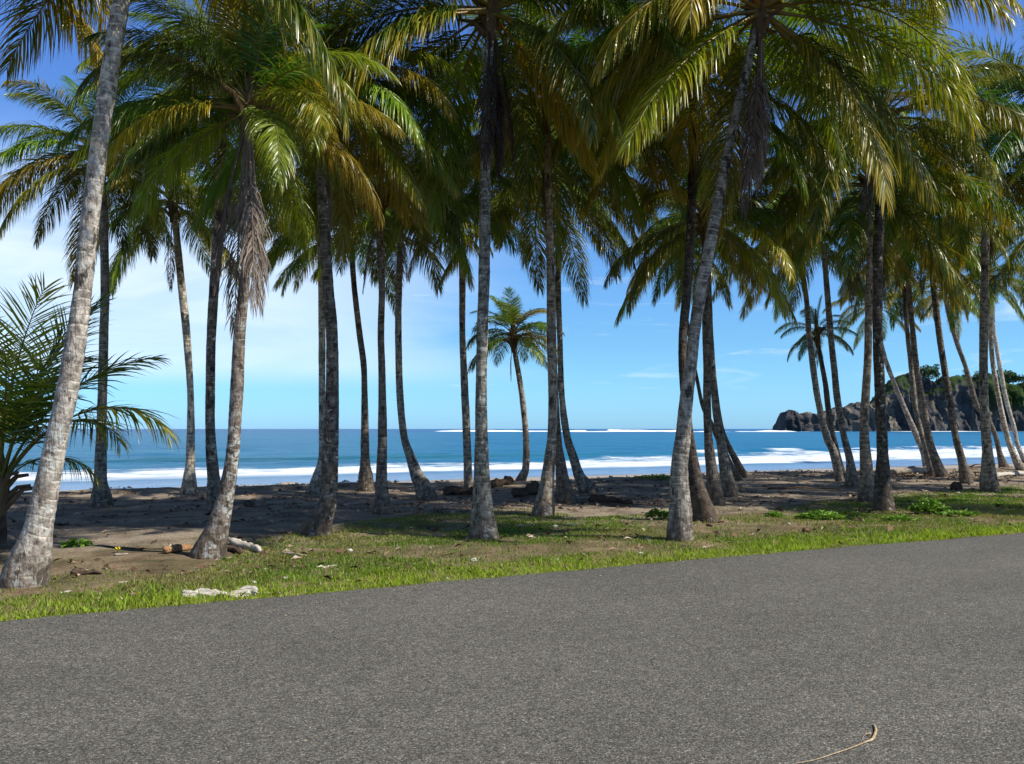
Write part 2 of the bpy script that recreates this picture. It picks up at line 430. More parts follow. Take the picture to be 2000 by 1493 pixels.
m, N = newmat('grass_blade')
att = N('ShaderNodeAttribute', attribute_name='lf')
sp = N('ShaderNodeSeparateColor', {'Color': att.outputs['Color']})
col = mixc(N, sp.outputs[2], (0.080, 0.165, 0.018), (0.33, 0.42, 0.035))
col = mixc(N, mth(N, 'MULTIPLY', sp.outputs[0], 0.9), col, (0.30, 0.24, 0.10))
p = bsdf(N, col, 0.5, 0.3)
tr = N('ShaderNodeBsdfTranslucent', {'Color': mixc(N, 1.0, col, (1.3, 1.4, 0.6), 'MULTIPLY')})
finish(m, N('ShaderNodeMixShader', {0: 0.35, 1: p.outputs[0], 2: tr.outputs[0]}).outputs[0]); M['grass'] = m

m, N = newmat('litter')
att = N('ShaderNodeAttribute', attribute_name='lf')
r = N('ShaderNodeSeparateColor', {'Color': att.outputs['Color']}).outputs[2]
finish(m, bsdf(N, ramp(N, r, [(0, (0.045, 0.025, 0.015)), (0.45, (0.15, 0.085, 0.05)), (0.8, (0.28, 0.20, 0.13)), (1, (0.50, 0.43, 0.33))]), 0.85, 0.15).outputs[0]); M['litter'] = m

m, N = newmat('herb_leaf')
att = N('ShaderNodeAttribute', attribute_name='lf')
r = N('ShaderNodeSeparateColor', {'Color': att.outputs['Color']}).outputs[2]
c = mixc(N, r, (0.085, 0.19, 0.02), (0.24, 0.40, 0.045))
p = bsdf(N, c, 0.45, 0.35)
tr = N('ShaderNodeBsdfTranslucent', {'Color': c})
finish(m, N('ShaderNodeMixShader', {0: 0.3, 1: p.outputs[0], 2: tr.outputs[0]}).outputs[0]); M['herb'] = m

def simple(name, c1, c2, scale, rough=0.85, stretch=(1, 1, 1), bs=0.6, bd=0.01):
    m, N = newmat(name)
    oc = N('ShaderNodeTexCoord').outputs['Object']
    n = nz(N, mapping(N, oc, stretch), scale, 5, 0.65)
    finish(m, bsdf(N, mixc(N, step(N, n, 0.3, 0.7), c1, c2), rough, 0.2, bump(N, n, bs, bd)).outputs[0])
    return m
M['white_wood'] = simple('bleached_wood', (0.24, 0.20, 0.15), (0.66, 0.61, 0.51), 14, stretch=(1, 5, 5))
M['grey_wood'] = simple('grey_wood', (0.16, 0.12, 0.09), (0.42, 0.36, 0.29), 8, stretch=(1, 6, 6))
M['orange_wood'] = simple('orange_wood', (0.13, 0.06, 0.025), (0.40, 0.24, 0.12), 8, stretch=(1, 6, 6))
M['dark_wood'] = simple('dark_wood', (0.035, 0.022, 0.015), (0.13, 0.085, 0.055), 9, stretch=(2, 4, 4))
M['stone'] = simple('pale_stone', (0.34, 0.31, 0.26), (0.68, 0.65, 0.58), 18)
M['dark_stone'] = simple('dark_stone', (0.035, 0.03, 0.028), (0.12, 0.10, 0.085), 14)
M['husk'] = simple('coconut_husk', (0.05, 0.030, 0.018), (0.20, 0.12, 0.07), 20)
M['yellow'] = simple('yellow_petal', (0.70, 0.52, 0.01), (0.85, 0.72, 0.03), 20)
M['twig'] = simple('twig_bark', (0.26, 0.17, 0.09), (0.56, 0.44, 0.28), 30, stretch=(1, 4, 4))

# ------------------------------------------------------------------ the setting
def coast_obj(o):
    o.rotation_euler = (0, 0, COAST)
    return o

def grid(us, ds, zfun):
    Ug, Dg = np.meshgrid(us, ds, indexing='ij')
    Zg = zfun(Ug, Dg)
    if Zg.ndim == 3:
        v = Zg.reshape(-1, 3)
    else:
        v = np.stack([Ug, Dg, Zg], -1).reshape(-1, 3)
    a, b = len(us), len(ds)
    i = np.arange(a - 1)[:, None] * b + np.arange(b - 1)[None, :]
    fc = np.stack([i, i + b, i + b + 1, i + 1], -1).reshape(-1, 4)
    return v, fc

# the land under the palms, up to the ridge; it runs under the road
us = np.concatenate([np.linspace(-160, -30, 40), np.arange(-29.7, 75, 0.3), np.linspace(76, 200, 40)])
t = np.concatenate([np.linspace(-60, -5, 12), np.arange(-4.7, 24.9, 0.2)]); t = t / t[-1] * 1.0
def landf(U, T):
    R = ridge(U)
    D = np.where(T > 0, T * R, T * 24.9)
    z = ground_z(U, D) - 0.02 * sstep(D, 8.6, 8.0) - 0.35 * sstep(D, 8.3, 8.15)
    return np.stack([U, D, z], -1)
v, fc = grid(us, t, landf)
land = coast_obj(mesh_np('ground', v, fc, M['soil'], smooth=True)); tag(land, kind='structure')

us = np.concatenate([np.linspace(-400, -62, 30), np.arange(-60, 120, 0.8), np.linspace(122, 500, 30)])
t = np.linspace(0, 1, 90)
def beachf(U, T):
    R = ridge(U)
    D = R + T * (62 - R)
    z = ground_z(U, D) + (fbm(U * 0.25, D * 0.6, 3) - 0.5) * 0.05 * sstep(T, 0, 0.1)
    return np.stack([U, D, z], -1)
v, fc = grid(us, t, beachf)
beach = coast_obj(mesh_np('beach', v, fc, M['sand'], smooth=True)); tag(beach, kind='structure')

# road: a slab with a rounded seaward edge
us = np.concatenate([np.linspace(-160, -30, 40), np.arange(-29.5, 75, 0.25), np.linspace(76, 200, 40)])
ds_ = np.array([-2.6, -2.6, -2.5, 0, 2.5, 4.5, 6.5, 7.6, 8.3, 8.40, 8.44])
def roadf(U, D):
    off = D - 8.44
    e = road_edge(U)
    Dn = np.where(D > 6, e + off + (fbm(U * 6, D * 0 + 3, 2) - 0.5) * 0.05 * (D > 8.2), D)
    z = 0.022 + 0.012 * np.cos((D - 3) / 5.5)
    z = np.where(off >= -0.0001, -0.10, z)
    z = np.where((off < -0.01) & (off > -0.06), 0.016, z)
    return np.stack([U, Dn, z], -1)
v, fc = grid(us, ds_, roadf)
v[:, 2][np.isclose(v[:, 1], -2.6)] = 0.03
road = coast_obj(mesh_np('road', v, fc, M['asphalt'])); tag(road, kind='structure')

# sea
SEA = -1.2
dsea = np.concatenate([np.arange(43, 100, 0.45), np.arange(100, 260, 1.0), np.geomspace(262, 30000, 70)])
usea = np.concatenate([-np.geomspace(30000, 62, 40), np.arange(-60, 140, 1.1), np.geomspace(142, 30000, 40)])
crest = None
def seaf(U, D):
    global crest
    near = np.exp(-((D - 90) / 60) ** 2)
    z = np.zeros_like(U)
    z += (fbm(U * 0.10, D * 0.28, 3) - 0.5) * 0.45 * sstep(D, 66, 80) * np.exp(-np.maximum(0, D - 120) / 120)
    line = 80 + 4 * (fbm(U * 0.03 + 5, U * 0 + 2, 2) - 0.5)
    x = D - line
    amp = (0.26 * sstep(U, 135, 20) + 0.14) * (0.35 + 1.1 * fbm(U * 0.05 + 1, U * 0 + 6, 3))
    z += amp * np.where(x < 0, np.exp(-(x / 1.5) ** 2), np.exp(-(x / 4.5) ** 2))
    line2 = 69 + 13 * sstep(U, 40, 110) + 5 * (fbm(U * 0.06 + 8, U * 0 + 9, 3) - 0.5)
    x2 = D - line2
    rag = fbm(U * 0.35, D * 0.1, 3)
    z += (0.30 * rag + 0.08) * np.where(x2 < 0, np.exp(-(x2 / 2.2) ** 2), np.exp(-(x2 / 0.8) ** 2)) * sstep(D, 50, 56)
    z += 0.12 * fbm(U * 0.5, D * 0.8, 3) * sstep(D, 48, 55) * sstep(D, 72, 62)
    cr = np.exp(-((x + 0.3) / 1.6) ** 2) * sstep(fbm(U * 0.12 + 3, U * 0 + 4, 4), 0.50, 0.58) * sstep(U, 25, 60)
    crest = cr.reshape(-1)
    return z
v, fc = grid(usea, dsea, seaf)
c = np.zeros((len(v), 4)); c[:, 0] = crest; c[:, 3] = 1
sea = coast_obj(mesh_np('sea', v, fc, M['sea'], smooth=True, col=c)); sea.location.z = SEA; tag(sea, kind='structure')

# white surf breaking on the far reef, seen just under the horizon
def far_surf(px0, px1, dist, hmax, seed, depth=26, base_px=3.0):
    n = int((px1 - px0) / 2.2)
    pxs = np.linspace(px0, px1, n)
    w = np.linspace(0, 1, 7)
    P, Wd = np.meshgrid(pxs, w, indexing='ij')
    env = sstep(P, px0, px0 + 30) * sstep(P, px1, px1 - 30)
    hh = hmax * (0.25 + 0.95 * fbm(P * 0.02 + seed, P * 0 + seed, 5) ** 1.5 * 1.6) * env * np.where(fbm(P * 0.012 + seed * 3, P * 0 + 2, 2) > 0.34, 1, 0.35)
    prof = np.sin(np.pi * np.clip(Wd, 0, 1)) ** 0.7
    Yy = dist + depth * (Wd - 0.5) + 12 * (fbm(P * 0.01 + 2, P * 0 + seed, 3) - 0.5)
    Xx = (P - 1000) / F * dist
    Zz = -0.35 + hh * prof
    v = np.stack([Xx, Yy, Zz], -1).reshape(-1, 3)
    b = 7
    i = np.arange(n - 1)[:, None] * b + np.arange(b - 1)[None, :]
    fc = np.stack([i, i + b, i + b + 1, i + 1], -1).reshape(-1, 4)
    return v, fc
vs_, fs_ = [], []; off = 0
for a in ((840, 1360, 930, 1.9, 3), (1330, 1560, 860, 1.8, 11), (1100, 1290, 900, 2.4, 21), (1540, 1660, 880, 1.1, 31), (1650, 2100, 900, 0.7, 41), (1000, 1560, 820, 0.7, 61), (925, 1100, 900, 1.8, 71)):
    v, fc = far_surf(*a); vs_.append(v); fs_.append(fc + off); off += len(v)
o = mesh_np('distant_surf', np.concatenate(vs_), np.concatenate(fs_), M['foam'], smooth=True)
o.location.z = SEA
tag(o, 'white line of surf breaking on the reef just below the horizon', 'surf', kind='stuff')

# headland of dark rock at the right
prof = [(1533, 842), (1539, 812), (1544, 803), (1552, 800), (1563, 806), (1571, 812), (1578, 806), (1588, 804), (1598, 808), (1606, 812),
        (1614, 806), (1625, 802), (1634, 800), (1642, 796), (1652, 793), (1660, 797), (1672, 792), (1683, 785), (1695, 786), (1706, 790), (1716, 789), (1726, 780),
        (1738, 772), (1748, 766), (1757, 753), (1768, 742), (1780, 733), (1796, 726), (1812, 726), (1830, 733), (1842, 742), (1852, 752),
        (1858, 745), (1872, 735), (1890, 732), (1910, 733), (1930, 736), (1950, 736), (1968, 735), (1985, 742), (2010, 752), (2060, 740), (2140, 725), (2260, 730), (2420, 760), (2600, 842)]
HD = 1000.0
ph = np.array([(x, (838.05 - y) * HD / F + EYE) for x, y in prof])
px = np.arange(1531, 2600, 1.6)
tt = np.linspace(0, 1, 64)
verts = []
for x in px:
    h = float(np.interp(x, ph[:, 0], ph[:, 1]))
    h = max(h, -1.0)
    Xw = (x - 1000) / F * HD
    for t in tt:
        # front face up to t = .6, plateau and back beyond
        if t < 0.6:
            k = t / 0.6
            z = -3 + (h + 3) * (1 - (1 - k) ** 1.25)
            yy = (k ** 2.2) * 0.38 * h
        else:
            k = (t - 0.6) / 0.4
            z = h - (h + 3) * k ** 2.2
            yy = 0.38 * h + k * (40 + h * 1.2)
        p = Vector((Xw * 0.035, yy * 0.035, z * 0.022))
        amp = min(1.0, (h + 2) / 30) * (0.35 + 0.65 * math.sin(min(1, t / 0.58) * math.pi)) if t < 0.6 else min(1.0, (h + 2) / 30) * 0.4
        nv = noise.fractal(p, 0.9, 2.1, 6)
        rg = abs(noise.noise(Vector((Xw * 0.05, 3.3, z * 0.012)))) * 2
        rg2 = abs(noise.noise(Vector((Xw * 0.13, 7.3, z * 0.03)))) * 2
        yy += (-nv * 8 + rg * 7 + rg2 * 6 + noise.fractal(Vector((Xw * 0.12, yy * 0.05, z * 0.11)), 0.7, 2.1, 4) * 4.5) * amp
        zz = z + noise.fractal(Vector((Xw * 0.12, yy * 0.12, 1)), 0.9, 2, 4) * 1.8 * min(1, max(0, (t - 0.3) * 4)) * (h > 3)
        verts.append((Xw + noise.noise(p * 3) * 5 * amp, HD + yy, zz))
nT = len(tt); i = np.arange(len(px) - 1)[:, None] * nT + np.arange(nT - 1)[None, :]
fc = np.stack([i, i + nT, i + nT + 1, i + 1], -1).reshape(-1, 4)
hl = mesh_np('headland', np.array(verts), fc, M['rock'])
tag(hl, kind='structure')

def leafball(n, rad, size, seed, flat=0.6, lumps=5):
    r = np.random.RandomState(seed)
    cs = r.randn(lumps, 3) * np.array([rad * 0.5, rad * 0.5, rad * 0.33])
    k = r.randint(0, lumps, n)
    dv = r.randn(n, 3); dv /= np.linalg.norm(dv, axis=1)[:, None]
    pos = cs[k] + dv * (rad * 0.45 * r.rand(n, 1) ** 0.4) * np.array([1, 1, flat])
    a = r.randn(n, 3); a /= np.linalg.norm(a, axis=1)[:, None]
    b = np.cross(a, r.randn(n, 3)); b /= np.linalg.norm(b, axis=1)[:, None]
    s = size * (0.5 + r.rand(n, 1))
    v = np.stack([pos - a * s, pos + b * s * 0.5, pos + a * s, pos - b * s * 0.5], 1).reshape(-1, 3)
    fc = np.arange(4 * n).reshape(-1, 4)
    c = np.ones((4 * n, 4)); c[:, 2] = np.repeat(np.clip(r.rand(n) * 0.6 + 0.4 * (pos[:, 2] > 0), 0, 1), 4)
    return v, fc, c

def tube(points, radii, sides=8, seed=0, rough=0.0, cap=True, squash=1.0):
    P = [Vector(p) for p in points]
    r = random.Random(seed)
    v = []; f = []; uv = []
    L = 0
    prev = None
    for i, p in enumerate(P):
        t = (P[min(i + 1, len(P) - 1)] - P[max(i - 1, 0)]).normalized()
        if prev is None:
            a = t.orthogonal().normalized()
        else:
            a = (prev - t * prev.dot(t)).normalized()
        prev = a
        b = t.cross(a)
        if i: L += (p - P[i - 1]).length
        for k in range(sides):
            th = 2 * math.pi * k / sides
            rr = radii[i] * (1 + rough * (noise.noise(p * 7 + Vector((math.cos(th), math.sin(th), seed)) * 1.3)))
            q = p + (a * math.cos(th) + b * math.sin(th)) * rr
            v.append(q[:]); uv.append((k / sides, L))
    for i in range(len(P) - 1):
        for k in range(sides):
            k2 = (k + 1) % sides
            f.append([i * sides + k, i * sides + k2, (i + 1) * sides + k2, (i + 1) * sides + k])
    if cap:
        f.append([k for k in range(sides)][::-1]); f.append([(len(P) - 1) * sides + k for k in range(sides)])
    return v, f, uv

hts = [(1712, 778, 3.5, 'lone small tree leaning out from the low rocky spur'), (1795, 724, 7, 'left of the two trees crowning the first rocky summit'),
       (1812, 720, 8, 'widest tree on the summit of the first rocky peak'), (1828, 722, 7.5, 'tree on the right shoulder of the first rocky peak'),
       (1878, 735, 6, 'small tree at the left brow of the second headland peak'), (1893, 731, 7, 'tree beside the leaning palm trunk on the second headland peak'),
       (1908, 731, 7, 'bushy tree just left of the ringed palm trunk on the headland top'), (1940, 733, 7, 'tree on the headland seen between the two right-hand palms'),
       (1962, 727, 10, 'tall rounded green tree on the far right headland crest'), (1978, 736, 9, 'broad bright green tree below the crest at far right'),
       (1992, 744, 9, 'lowest green tree on the slope at the right edge of the photo'),
       (1804, 727, 6, 'low shrubby tree filling the gap on the first rocky summit'), (1838, 736, 5, 'small shrub-like tree down the right shoulder of the first rocky peak'),
       (1924, 734, 7, 'dark tree behind the upright ringed palm on the headland crest'), (1952, 738, 7, 'low tree between the two arching pale trunks on the headland'),
       (1870, 741, 4, 'tiny tree at the notch between the two headland peaks')]
for i, (hx, hy, hr, lab) in enumerate(hts):
    b = at(hx, hy, HD + 30)
    e = bpy.data.objects.new('headland_tree', None); COL.objects.link(e)
    e.location = b + Vector((0, 0, -hr * 0.9))
    tag(e, lab, 'tree', 'trees growing on top of the headland')
    tv, tf, tu = tube([(0, 0, -hr * 1.2), (0.3, 0, -hr * 0.2), (0.8, 0, hr * 0.5)], [0.6, 0.45, 0.25], 6)
    mesh_np('trunk', tv, tf, M['dark_wood'], parent=e)
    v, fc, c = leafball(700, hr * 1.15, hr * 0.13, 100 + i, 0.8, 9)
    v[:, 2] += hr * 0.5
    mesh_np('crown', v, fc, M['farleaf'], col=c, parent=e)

# ------------------------------------------------------------------ fronds
def make_frond(name, e0, droop, seed, L=3.7, nleaf=150, lmax=0.92, g=0.5, dead=False, yawc=None, petiole=0.17, power=1.35):
    r = np.random.RandomState(seed)
    n = 30
    s = np.linspace(0, 1, n)
    el = np.radians(np.maximum(e0 - droop * s ** power, -88))
    yb = (r.rand() - 0.5) * 0.9 if yawc is None else yawc
    yw = yb * s ** 1.5
    T = np.stack([np.cos(el) * np.cos(yw), np.cos(el) * np.sin(yw), np.sin(el)], -1)
    P = np.concatenate([[[0, 0, 0]], np.cumsum((T[:-1] + T[1:]) / 2 * (L / (n - 1)), axis=0)])
    roll = (r.rand() - 0.5) * 0.7 * s + (r.rand() - 0.5) * 0.3
    S0 = np.stack([-np.sin(yw), np.cos(yw), 0 * yw], -1)
    N0 = np.cross(T, S0)
    S = S0 * np.cos(roll)[:, None] + N0 * np.sin(roll)[:, None]
    Nn = np.cross(T, S)
    verts = []; faces = []; col = []
    # rachis: flattened tube, broad at the foot
    rad = np.interp(s, [0, 0.06, 0.2, 0.6, 1], [0.055, 0.032, 0.024, 0.014, 0.003])
    for i in range(n):
        for k in range(5):
            th = 2 * math.pi * k / 5
            wS = 1.5 if s[i] < 0.1 else 1.0
            verts.append(P[i] + S[i] * math.cos(th) * rad[i] * wS + Nn[i] * math.sin(th) * rad[i])
            col.append((s[i], 0, 0.5, 1))
    for i in range(n - 1):
        for k in range(5):
            k2 = (k + 1) % 5
            faces.append([i * 5 + k, i * 5 + k2, i * 5 + 5 + k2, i * 5 + 5 + k])
    def interp(A, x):
        return np.array([np.interp(x, s, A[:, j]) for j in range(3)])
    gap_c = r.rand(3) * 0.7 + 0.25
    G = np.array([0, 0, -1.0])
    for sd in (-1, 1):
        for q in range(nleaf):
            x = petiole + (0.995 - petiole) * (q + 0.5 * r.rand()) / nleaf
            if dead and r.rand() < 0.18: continue
            p = interp(P, x); t = interp(T, x); sv = interp(S, x) * sd; nn = interp(Nn, x)
            y = (x - petiole) / (1 - petiole)
            ln = lmax * (0.50 + 0.55 * math.sin(math.pi * min(1, y ** 0.75 * 0.92 + 0.02))) * (1 - 0.42 * y ** 4) * (0.88 + 0.2 * r.rand())
            a = math.radians(np.interp(y, [0, 0.5, 1], [68, 52, 24]) + r.randn() * 5)
            V = math.radians(np.interp(y, [0, 0.5, 1], [24, 8, 4]) + r.randn() * 6)
            d = math.cos(a) * t + math.sin(a) * (math.cos(V) * sv + math.sin(V) * nn)
            gg = g * (0.45 + 1.0 * r.rand())
            wfac = 1.35 if petiole == 0.24 else (1.7 if nleaf == 70 else 1.0)
            hwid = wfac * (0.0135 if not dead else 0.010) * (0.8 + 0.4 * r.rand()) * (1 - 0.35 * y)
            rnd = float(np.clip(0.5 + 0.22 * r.randn() + 0.25 * math.sin(x * 40 + seed), 0, 1))
            seg = 4
            pos = p.copy()
            twist = r.randn() * 0.6
            i0 = len(verts)
            prof = (0.45, 1.0, 0.9, 0.55, 0.06)
            for j in range(seg + 1):
                tt_ = j / seg
                wv = t - d * t.dot(d)
                wv /= (np.linalg.norm(wv) + 1e-6)
                nv = np.cross(d, wv)
                wv = wv * math.cos(twist) + nv * math.sin(twist)
                w_ = hwid * prof[j]
                verts.append(pos - wv * w_); verts.append(pos + wv * w_)
                cc = (x, tt_, rnd, 0)
                col.append(cc); col.append(cc)
                d = d + G * gg * (0.45 + 0.75 * tt_)
                if dead: d = d + r.randn(3) * 0.10
                d /= np.linalg.norm(d)
                pos = pos + d * (ln / seg)
            for j in range(seg):
                b = i0 + 2 * j
                faces.append([b, b + 1, b + 3, b + 2])
    return mesh_np(name, np.array(verts), np.array(faces), M['dead'] if dead else M['leaf'], col=np.array(col), link=False)

LIB = {}
spec = [(84, 26, 0.16), (72, 50, 0.22), (60, 72, 0.32), (46, 82, 0.42), (32, 84, 0.50), (16, 78, 0.58), (0, 68, 0.65), (-18, 54, 0.72), (-38, 40, 0.75), (-60, 24, 0.8)]
for e0, dr, gg in spec:
    LIB[e0] = [make_frond('frond', e0, dr + (k - 1) * 8, 10 * k + e0 + 200, g=gg) for k in range(3)]
LIBK = sorted(LIB)
DEADLIB = [make_frond('dead_frond', -76 - 3 * k, 8, 900 + k, L=3.0, nleaf=85, lmax=0.62, g=1.7, dead=True, petiole=0.34, yawc=0.1) for k in range(4)]
# young upright fronds of the sapling and the stiffer ones of the small palm
YOUNG = {e: [make_frond('frond', e, dr, 700 + e + k, L=3.4, nleaf=58, lmax=0.98, g=gg * 1.4, petiole=0.24, yawc=0.15 * (k - 0.5), power=pw) for k in range(2)]
         for e, dr, gg, pw in ((82, 34, 0.08, 1.2), (70, 62, 0.14, 1.3), (62, 112, 0.26, 1.5), (46, 100, 0.4, 1.4))}
SMALL = {e: [make_frond('frond', e, dr, 800 + e + k, L=3.4, nleaf=70, lmax=1.0, g=gg) for k in range(2)]
         for e, dr, gg in ((80, 40, 0.12), (60, 75, 0.22), (40, 85, 0.3), (20, 75, 0.4), (0, 60, 0.5))}

GREENS = [(0.075, 0.125, 0.010), (0.100, 0.155, 0.011), (0.125, 0.180, 0.012), (0.160, 0.210, 0.014), (0.055, 0.110, 0.015), (0.14, 0.185, 0.012)]

def catmull(pts, rad, n=8):
    P = [pts[0] * 2 - pts[1]] + pts + [pts[-1] * 2 - pts[-2]]
    R = [rad[0]] + list(rad) + [rad[-1]]
    op, orr = [], []
    for i in range(1, len(P) - 2):
        for k in range(n):
            t = k / n
            a, b, c, d = P[i - 1], P[i], P[i + 1], P[i + 2]
            op.append(0.5 * ((2 * b) + (c - a) * t + (2 * a - 5 * b + 4 * c - d) * t * t + (3 * b - a - 3 * c + d) * t ** 3))
            orr.append(R[i] * (1 - t) + R[i + 1] * t)
    op.append(P[-2]); orr.append(R[-2])
    return op, orr

def make_trunk(path, rad, seed, parent, org):
    P, R = catmull(path, rad, 10)
    # resample evenly at about 5 cm
    L = [0]
    for i in range(1, len(P)): L.append(L[-1] + (P[i] - P[i - 1]).length)
    n = max(20, int(L[-1] / 0.05)); sides = 18
    s = np.linspace(0, L[-1], n)
    PP = np.stack([np.interp(s, L, [p[k] for p in P]) for k in range(3)], -1)
    RR = np.interp(s, L, R)
    verts = []; uv = []; faces = []
    prev = Vector((1, 0, 0))
    ph = seed * 3.1
    for i in range(n):
        p = Vector(PP[i]); t = (Vector(PP[min(i + 1, n - 1)]) - Vector(PP[max(i - 1, 0)])).normalized()
        a = (prev - t * prev.dot(t)).normalized(); prev = a
        b = t.cross(a)
        ringm = 1 + 0.045 * ((s[i] * 10.5) % 1.0 - 0.5) + 0.03 * noise.noise(Vector((s[i] * 1.7, seed, 0)))
        low = max(0, 1 - s[i] / 0.7)
        for k in range(sides + 1):
            th = 2 * math.pi * k / sides
            cth, sth = math.cos(th), math.sin(th)
            nn = noise.noise(Vector((cth * 1.2, sth * 1.2, s[i] * 2.0 + seed * 9))) * 0.07
            rt = noise.noise(Vector((cth * 3.2, sth * 3.2, seed * 5 + s[i] * 0.6))) * 0.20 * low + noise.noise(Vector((cth * 5, sth * 5, s[i] * 9 + seed))) * (0.03 + 0.08 * low)
            r = RR[i] * (ringm + nn + rt)
            q = p + (a * cth + b * sth) * r - org
            verts.append(q[:]); uv.append((k / sides, s[i]))
    w = sides + 1
    for i in range(n - 1):
        for k in range(sides):
            faces.append([i * w + k, i * w + k + 1, (i + 1) * w + k + 1, (i + 1) * w + k])
    o = mesh_np('trunk', np.array(verts), np.array(faces), M['bark'], uv=np.array(uv), smooth=True, parent=parent)
    return o, Vector(PP[-1]), (Vector(PP[-1]) - Vector(PP[-6])).normalized()

def heart_mesh(seed, r0):
    """the swollen fibrous head of the palm with the stubs of cut and fallen leaves"""
    r = random.Random(seed)
    v, f, u = tube([(0, 0, -0.45), (0, 0, -0.2), (0, 0, 0.0), (0, 0, 0.25), (0, 0, 0.6), (0, 0, 0.95)], [r0 * 0.95, r0 * 1.25, r0 * 1.45, r0 * 1.1, r0 * 0.5, 0.015], 9, seed, 0.3)
    for k in range(9):
        a = r.random() * 6.28; z0 = -0.35 + 0.5 * r.random(); l = 0.2 + 0.25 * r.random()
        c, s = math.cos(a), math.sin(a)
        p0 = (c * r0 * 0.9, s * r0 * 0.9, z0); p1 = (c * (r0 + l * 0.5), s * (r0 + l * 0.5), z0 + l * 0.6); p2 = (c * (r0 + l * 1.1), s * (r0 + l * 1.1), z0 + l * 0.7)
        v2, f2, _ = tube([p0, p1, p2], [0.05, 0.035, 0.025], 5, k)
        off = len(v); v += v2; f += [[i + off for i in q] for q in f2]
    return v, f

palm_no = [0]
def palm(label, pts, sc=1.0, nf=30, lean=0.0, tone=(0.30, 0.28, 0.255), lich=0.4, age=0.25, dead=0, green=1.0, dist=None, lib=None,
         emin=-36, extra=(), deads=(), name='palm_tree', group='coconut palms between the road and the beach', widen=1.0, twist=0.0):
    palm_no[0] += 1
    sd = palm_no[0] * 13 + 5
    r = random.Random(sd)
    b = hit(pts[0][0], pts[0][1])
    Y0 = b.y if dist is None else dist
    total = pts[0][1] - pts[-1][1]
    path = []; rad = []
    for (x, y, w) in pts:
        k = (pts[0][1] - y) / max(1, total)
        Yd = Y0 + lean * k
        path.append(at(x, y, Yd)); rad.append(w / 2 * Yd / F * widen)
    path.insert(0, path[0] + (path[0] - path[1]).normalized() * 0.22 + Vector((0, 0, -0.10))); rad.insert(0, rad[0] * 1.12)
    org = path[1].copy()
    e = bpy.data.objects.new(name, None); COL.objects.link(e)
    e.location = org
    tag(e, label, 'palm tree', group)
    tr, top, tdir = make_trunk(path, rad, sd, e, org)
    tr.color = (*[q * 0.96 for q in tone], lich)
    v, f = heart_mesh(sd, max(0.06, rad[-1] * 1.1))
    cr = mesh_np('crown', np.array(v), f, M['heart'], parent=e)
    cr.location = top - org
    tilt = Vector((0, 0, 1)).rotation_difference((tdir + Vector((0, 0, 1.3))).normalized())
    cr.rotation_mode = 'QUATERNION'; cr.rotation_quaternion = tilt
    lib_ = lib or LIB
    keys = sorted(lib_)
    az0 = r.random() * 6.28
    def add(az, e0, scale, tnt, ag, mesh=None, dz=0.0, nm='frond'):
        key = min(keys, key=lambda k: abs(k - e0))
        me = mesh or r.choice(lib_[key])
        o = bpy.data.objects.new(nm, me); COL.objects.link(o)
        o.parent = cr
        rr = rad[-1] * 0.5
        o.location = (math.cos(az) * rr, math.sin(az) * rr, dz)
        # only small pitch changes: the leaflets already hang by gravity
        pit = math.radians(max(-9, min(9, (key - e0)))) if mesh is None else 0
        o.rotation_euler = (r.uniform(-0.12, 0.12), pit, az)
        o.scale = (scale, scale * r.choice((-1, 1)) , scale)
        o.color = (*tnt, ag)
        return o
    for i in range(nf):
        q = i / max(1, nf - 1)
        e0 = 86 - (86 - emin) * q ** 0.9 + r.uniform(-7, 7)
        az = az0 + i * 2.39996 + r.uniform(-0.25, 0.25)
        gcol = r.choice(GREENS)
        gcol = tuple(c * green * r.uniform(0.85, 1.5) for c in gcol)
        ag = max(0, min(1, age * (0.35 + 0.9 * q) + r.uniform(-0.2, 0.2) + (0.4 if r.random() < 0.15 else 0)))
        face = (az + math.pi / 2 + math.pi) % (2 * math.pi) - math.pi
        if q > 0.30 and abs(face) < 0.62: az += math.copysign(0.75, face)
        s_ = sc * (1.0 - 0.28 * (1 - q) ** 3 if q < 0.3 else 1.0) * r.uniform(0.88, 1.08)
        add(az, e0, s_, gcol, ag, dz=0.22 * (1 - q))
    for (azd, e0, ss, ag) in extra:
        add(math.radians(azd), e0, ss * sc, r.choice(GREENS), ag, dz=0.1)
    for k in range(dead):
        az = r.random() * 6.28
        o = add(az, -60, sc * r.uniform(0.7, 1.0), (0.1, 0.1, 0.1), 0, mesh=r.choice(DEADLIB), dz=-0.15, nm='dead_frond')
        o.color = (*r.choice([(0.13, 0.085, 0.05), (0.17, 0.14, 0.115), (0.085, 0.05, 0.03)]), 1)
    for (azd, ss, cc) in deads:
        o = add(math.radians(azd), -60, sc * ss, (0.1, 0.1, 0.1), 0, mesh=r.choice(DEADLIB), dz=-0.15, nm='dead_frond')
        o.color = (*cc, 1)
    return e

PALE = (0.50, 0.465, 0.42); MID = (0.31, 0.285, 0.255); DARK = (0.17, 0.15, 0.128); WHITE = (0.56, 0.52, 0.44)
GREY = (0.24, 0.205, 0.175)

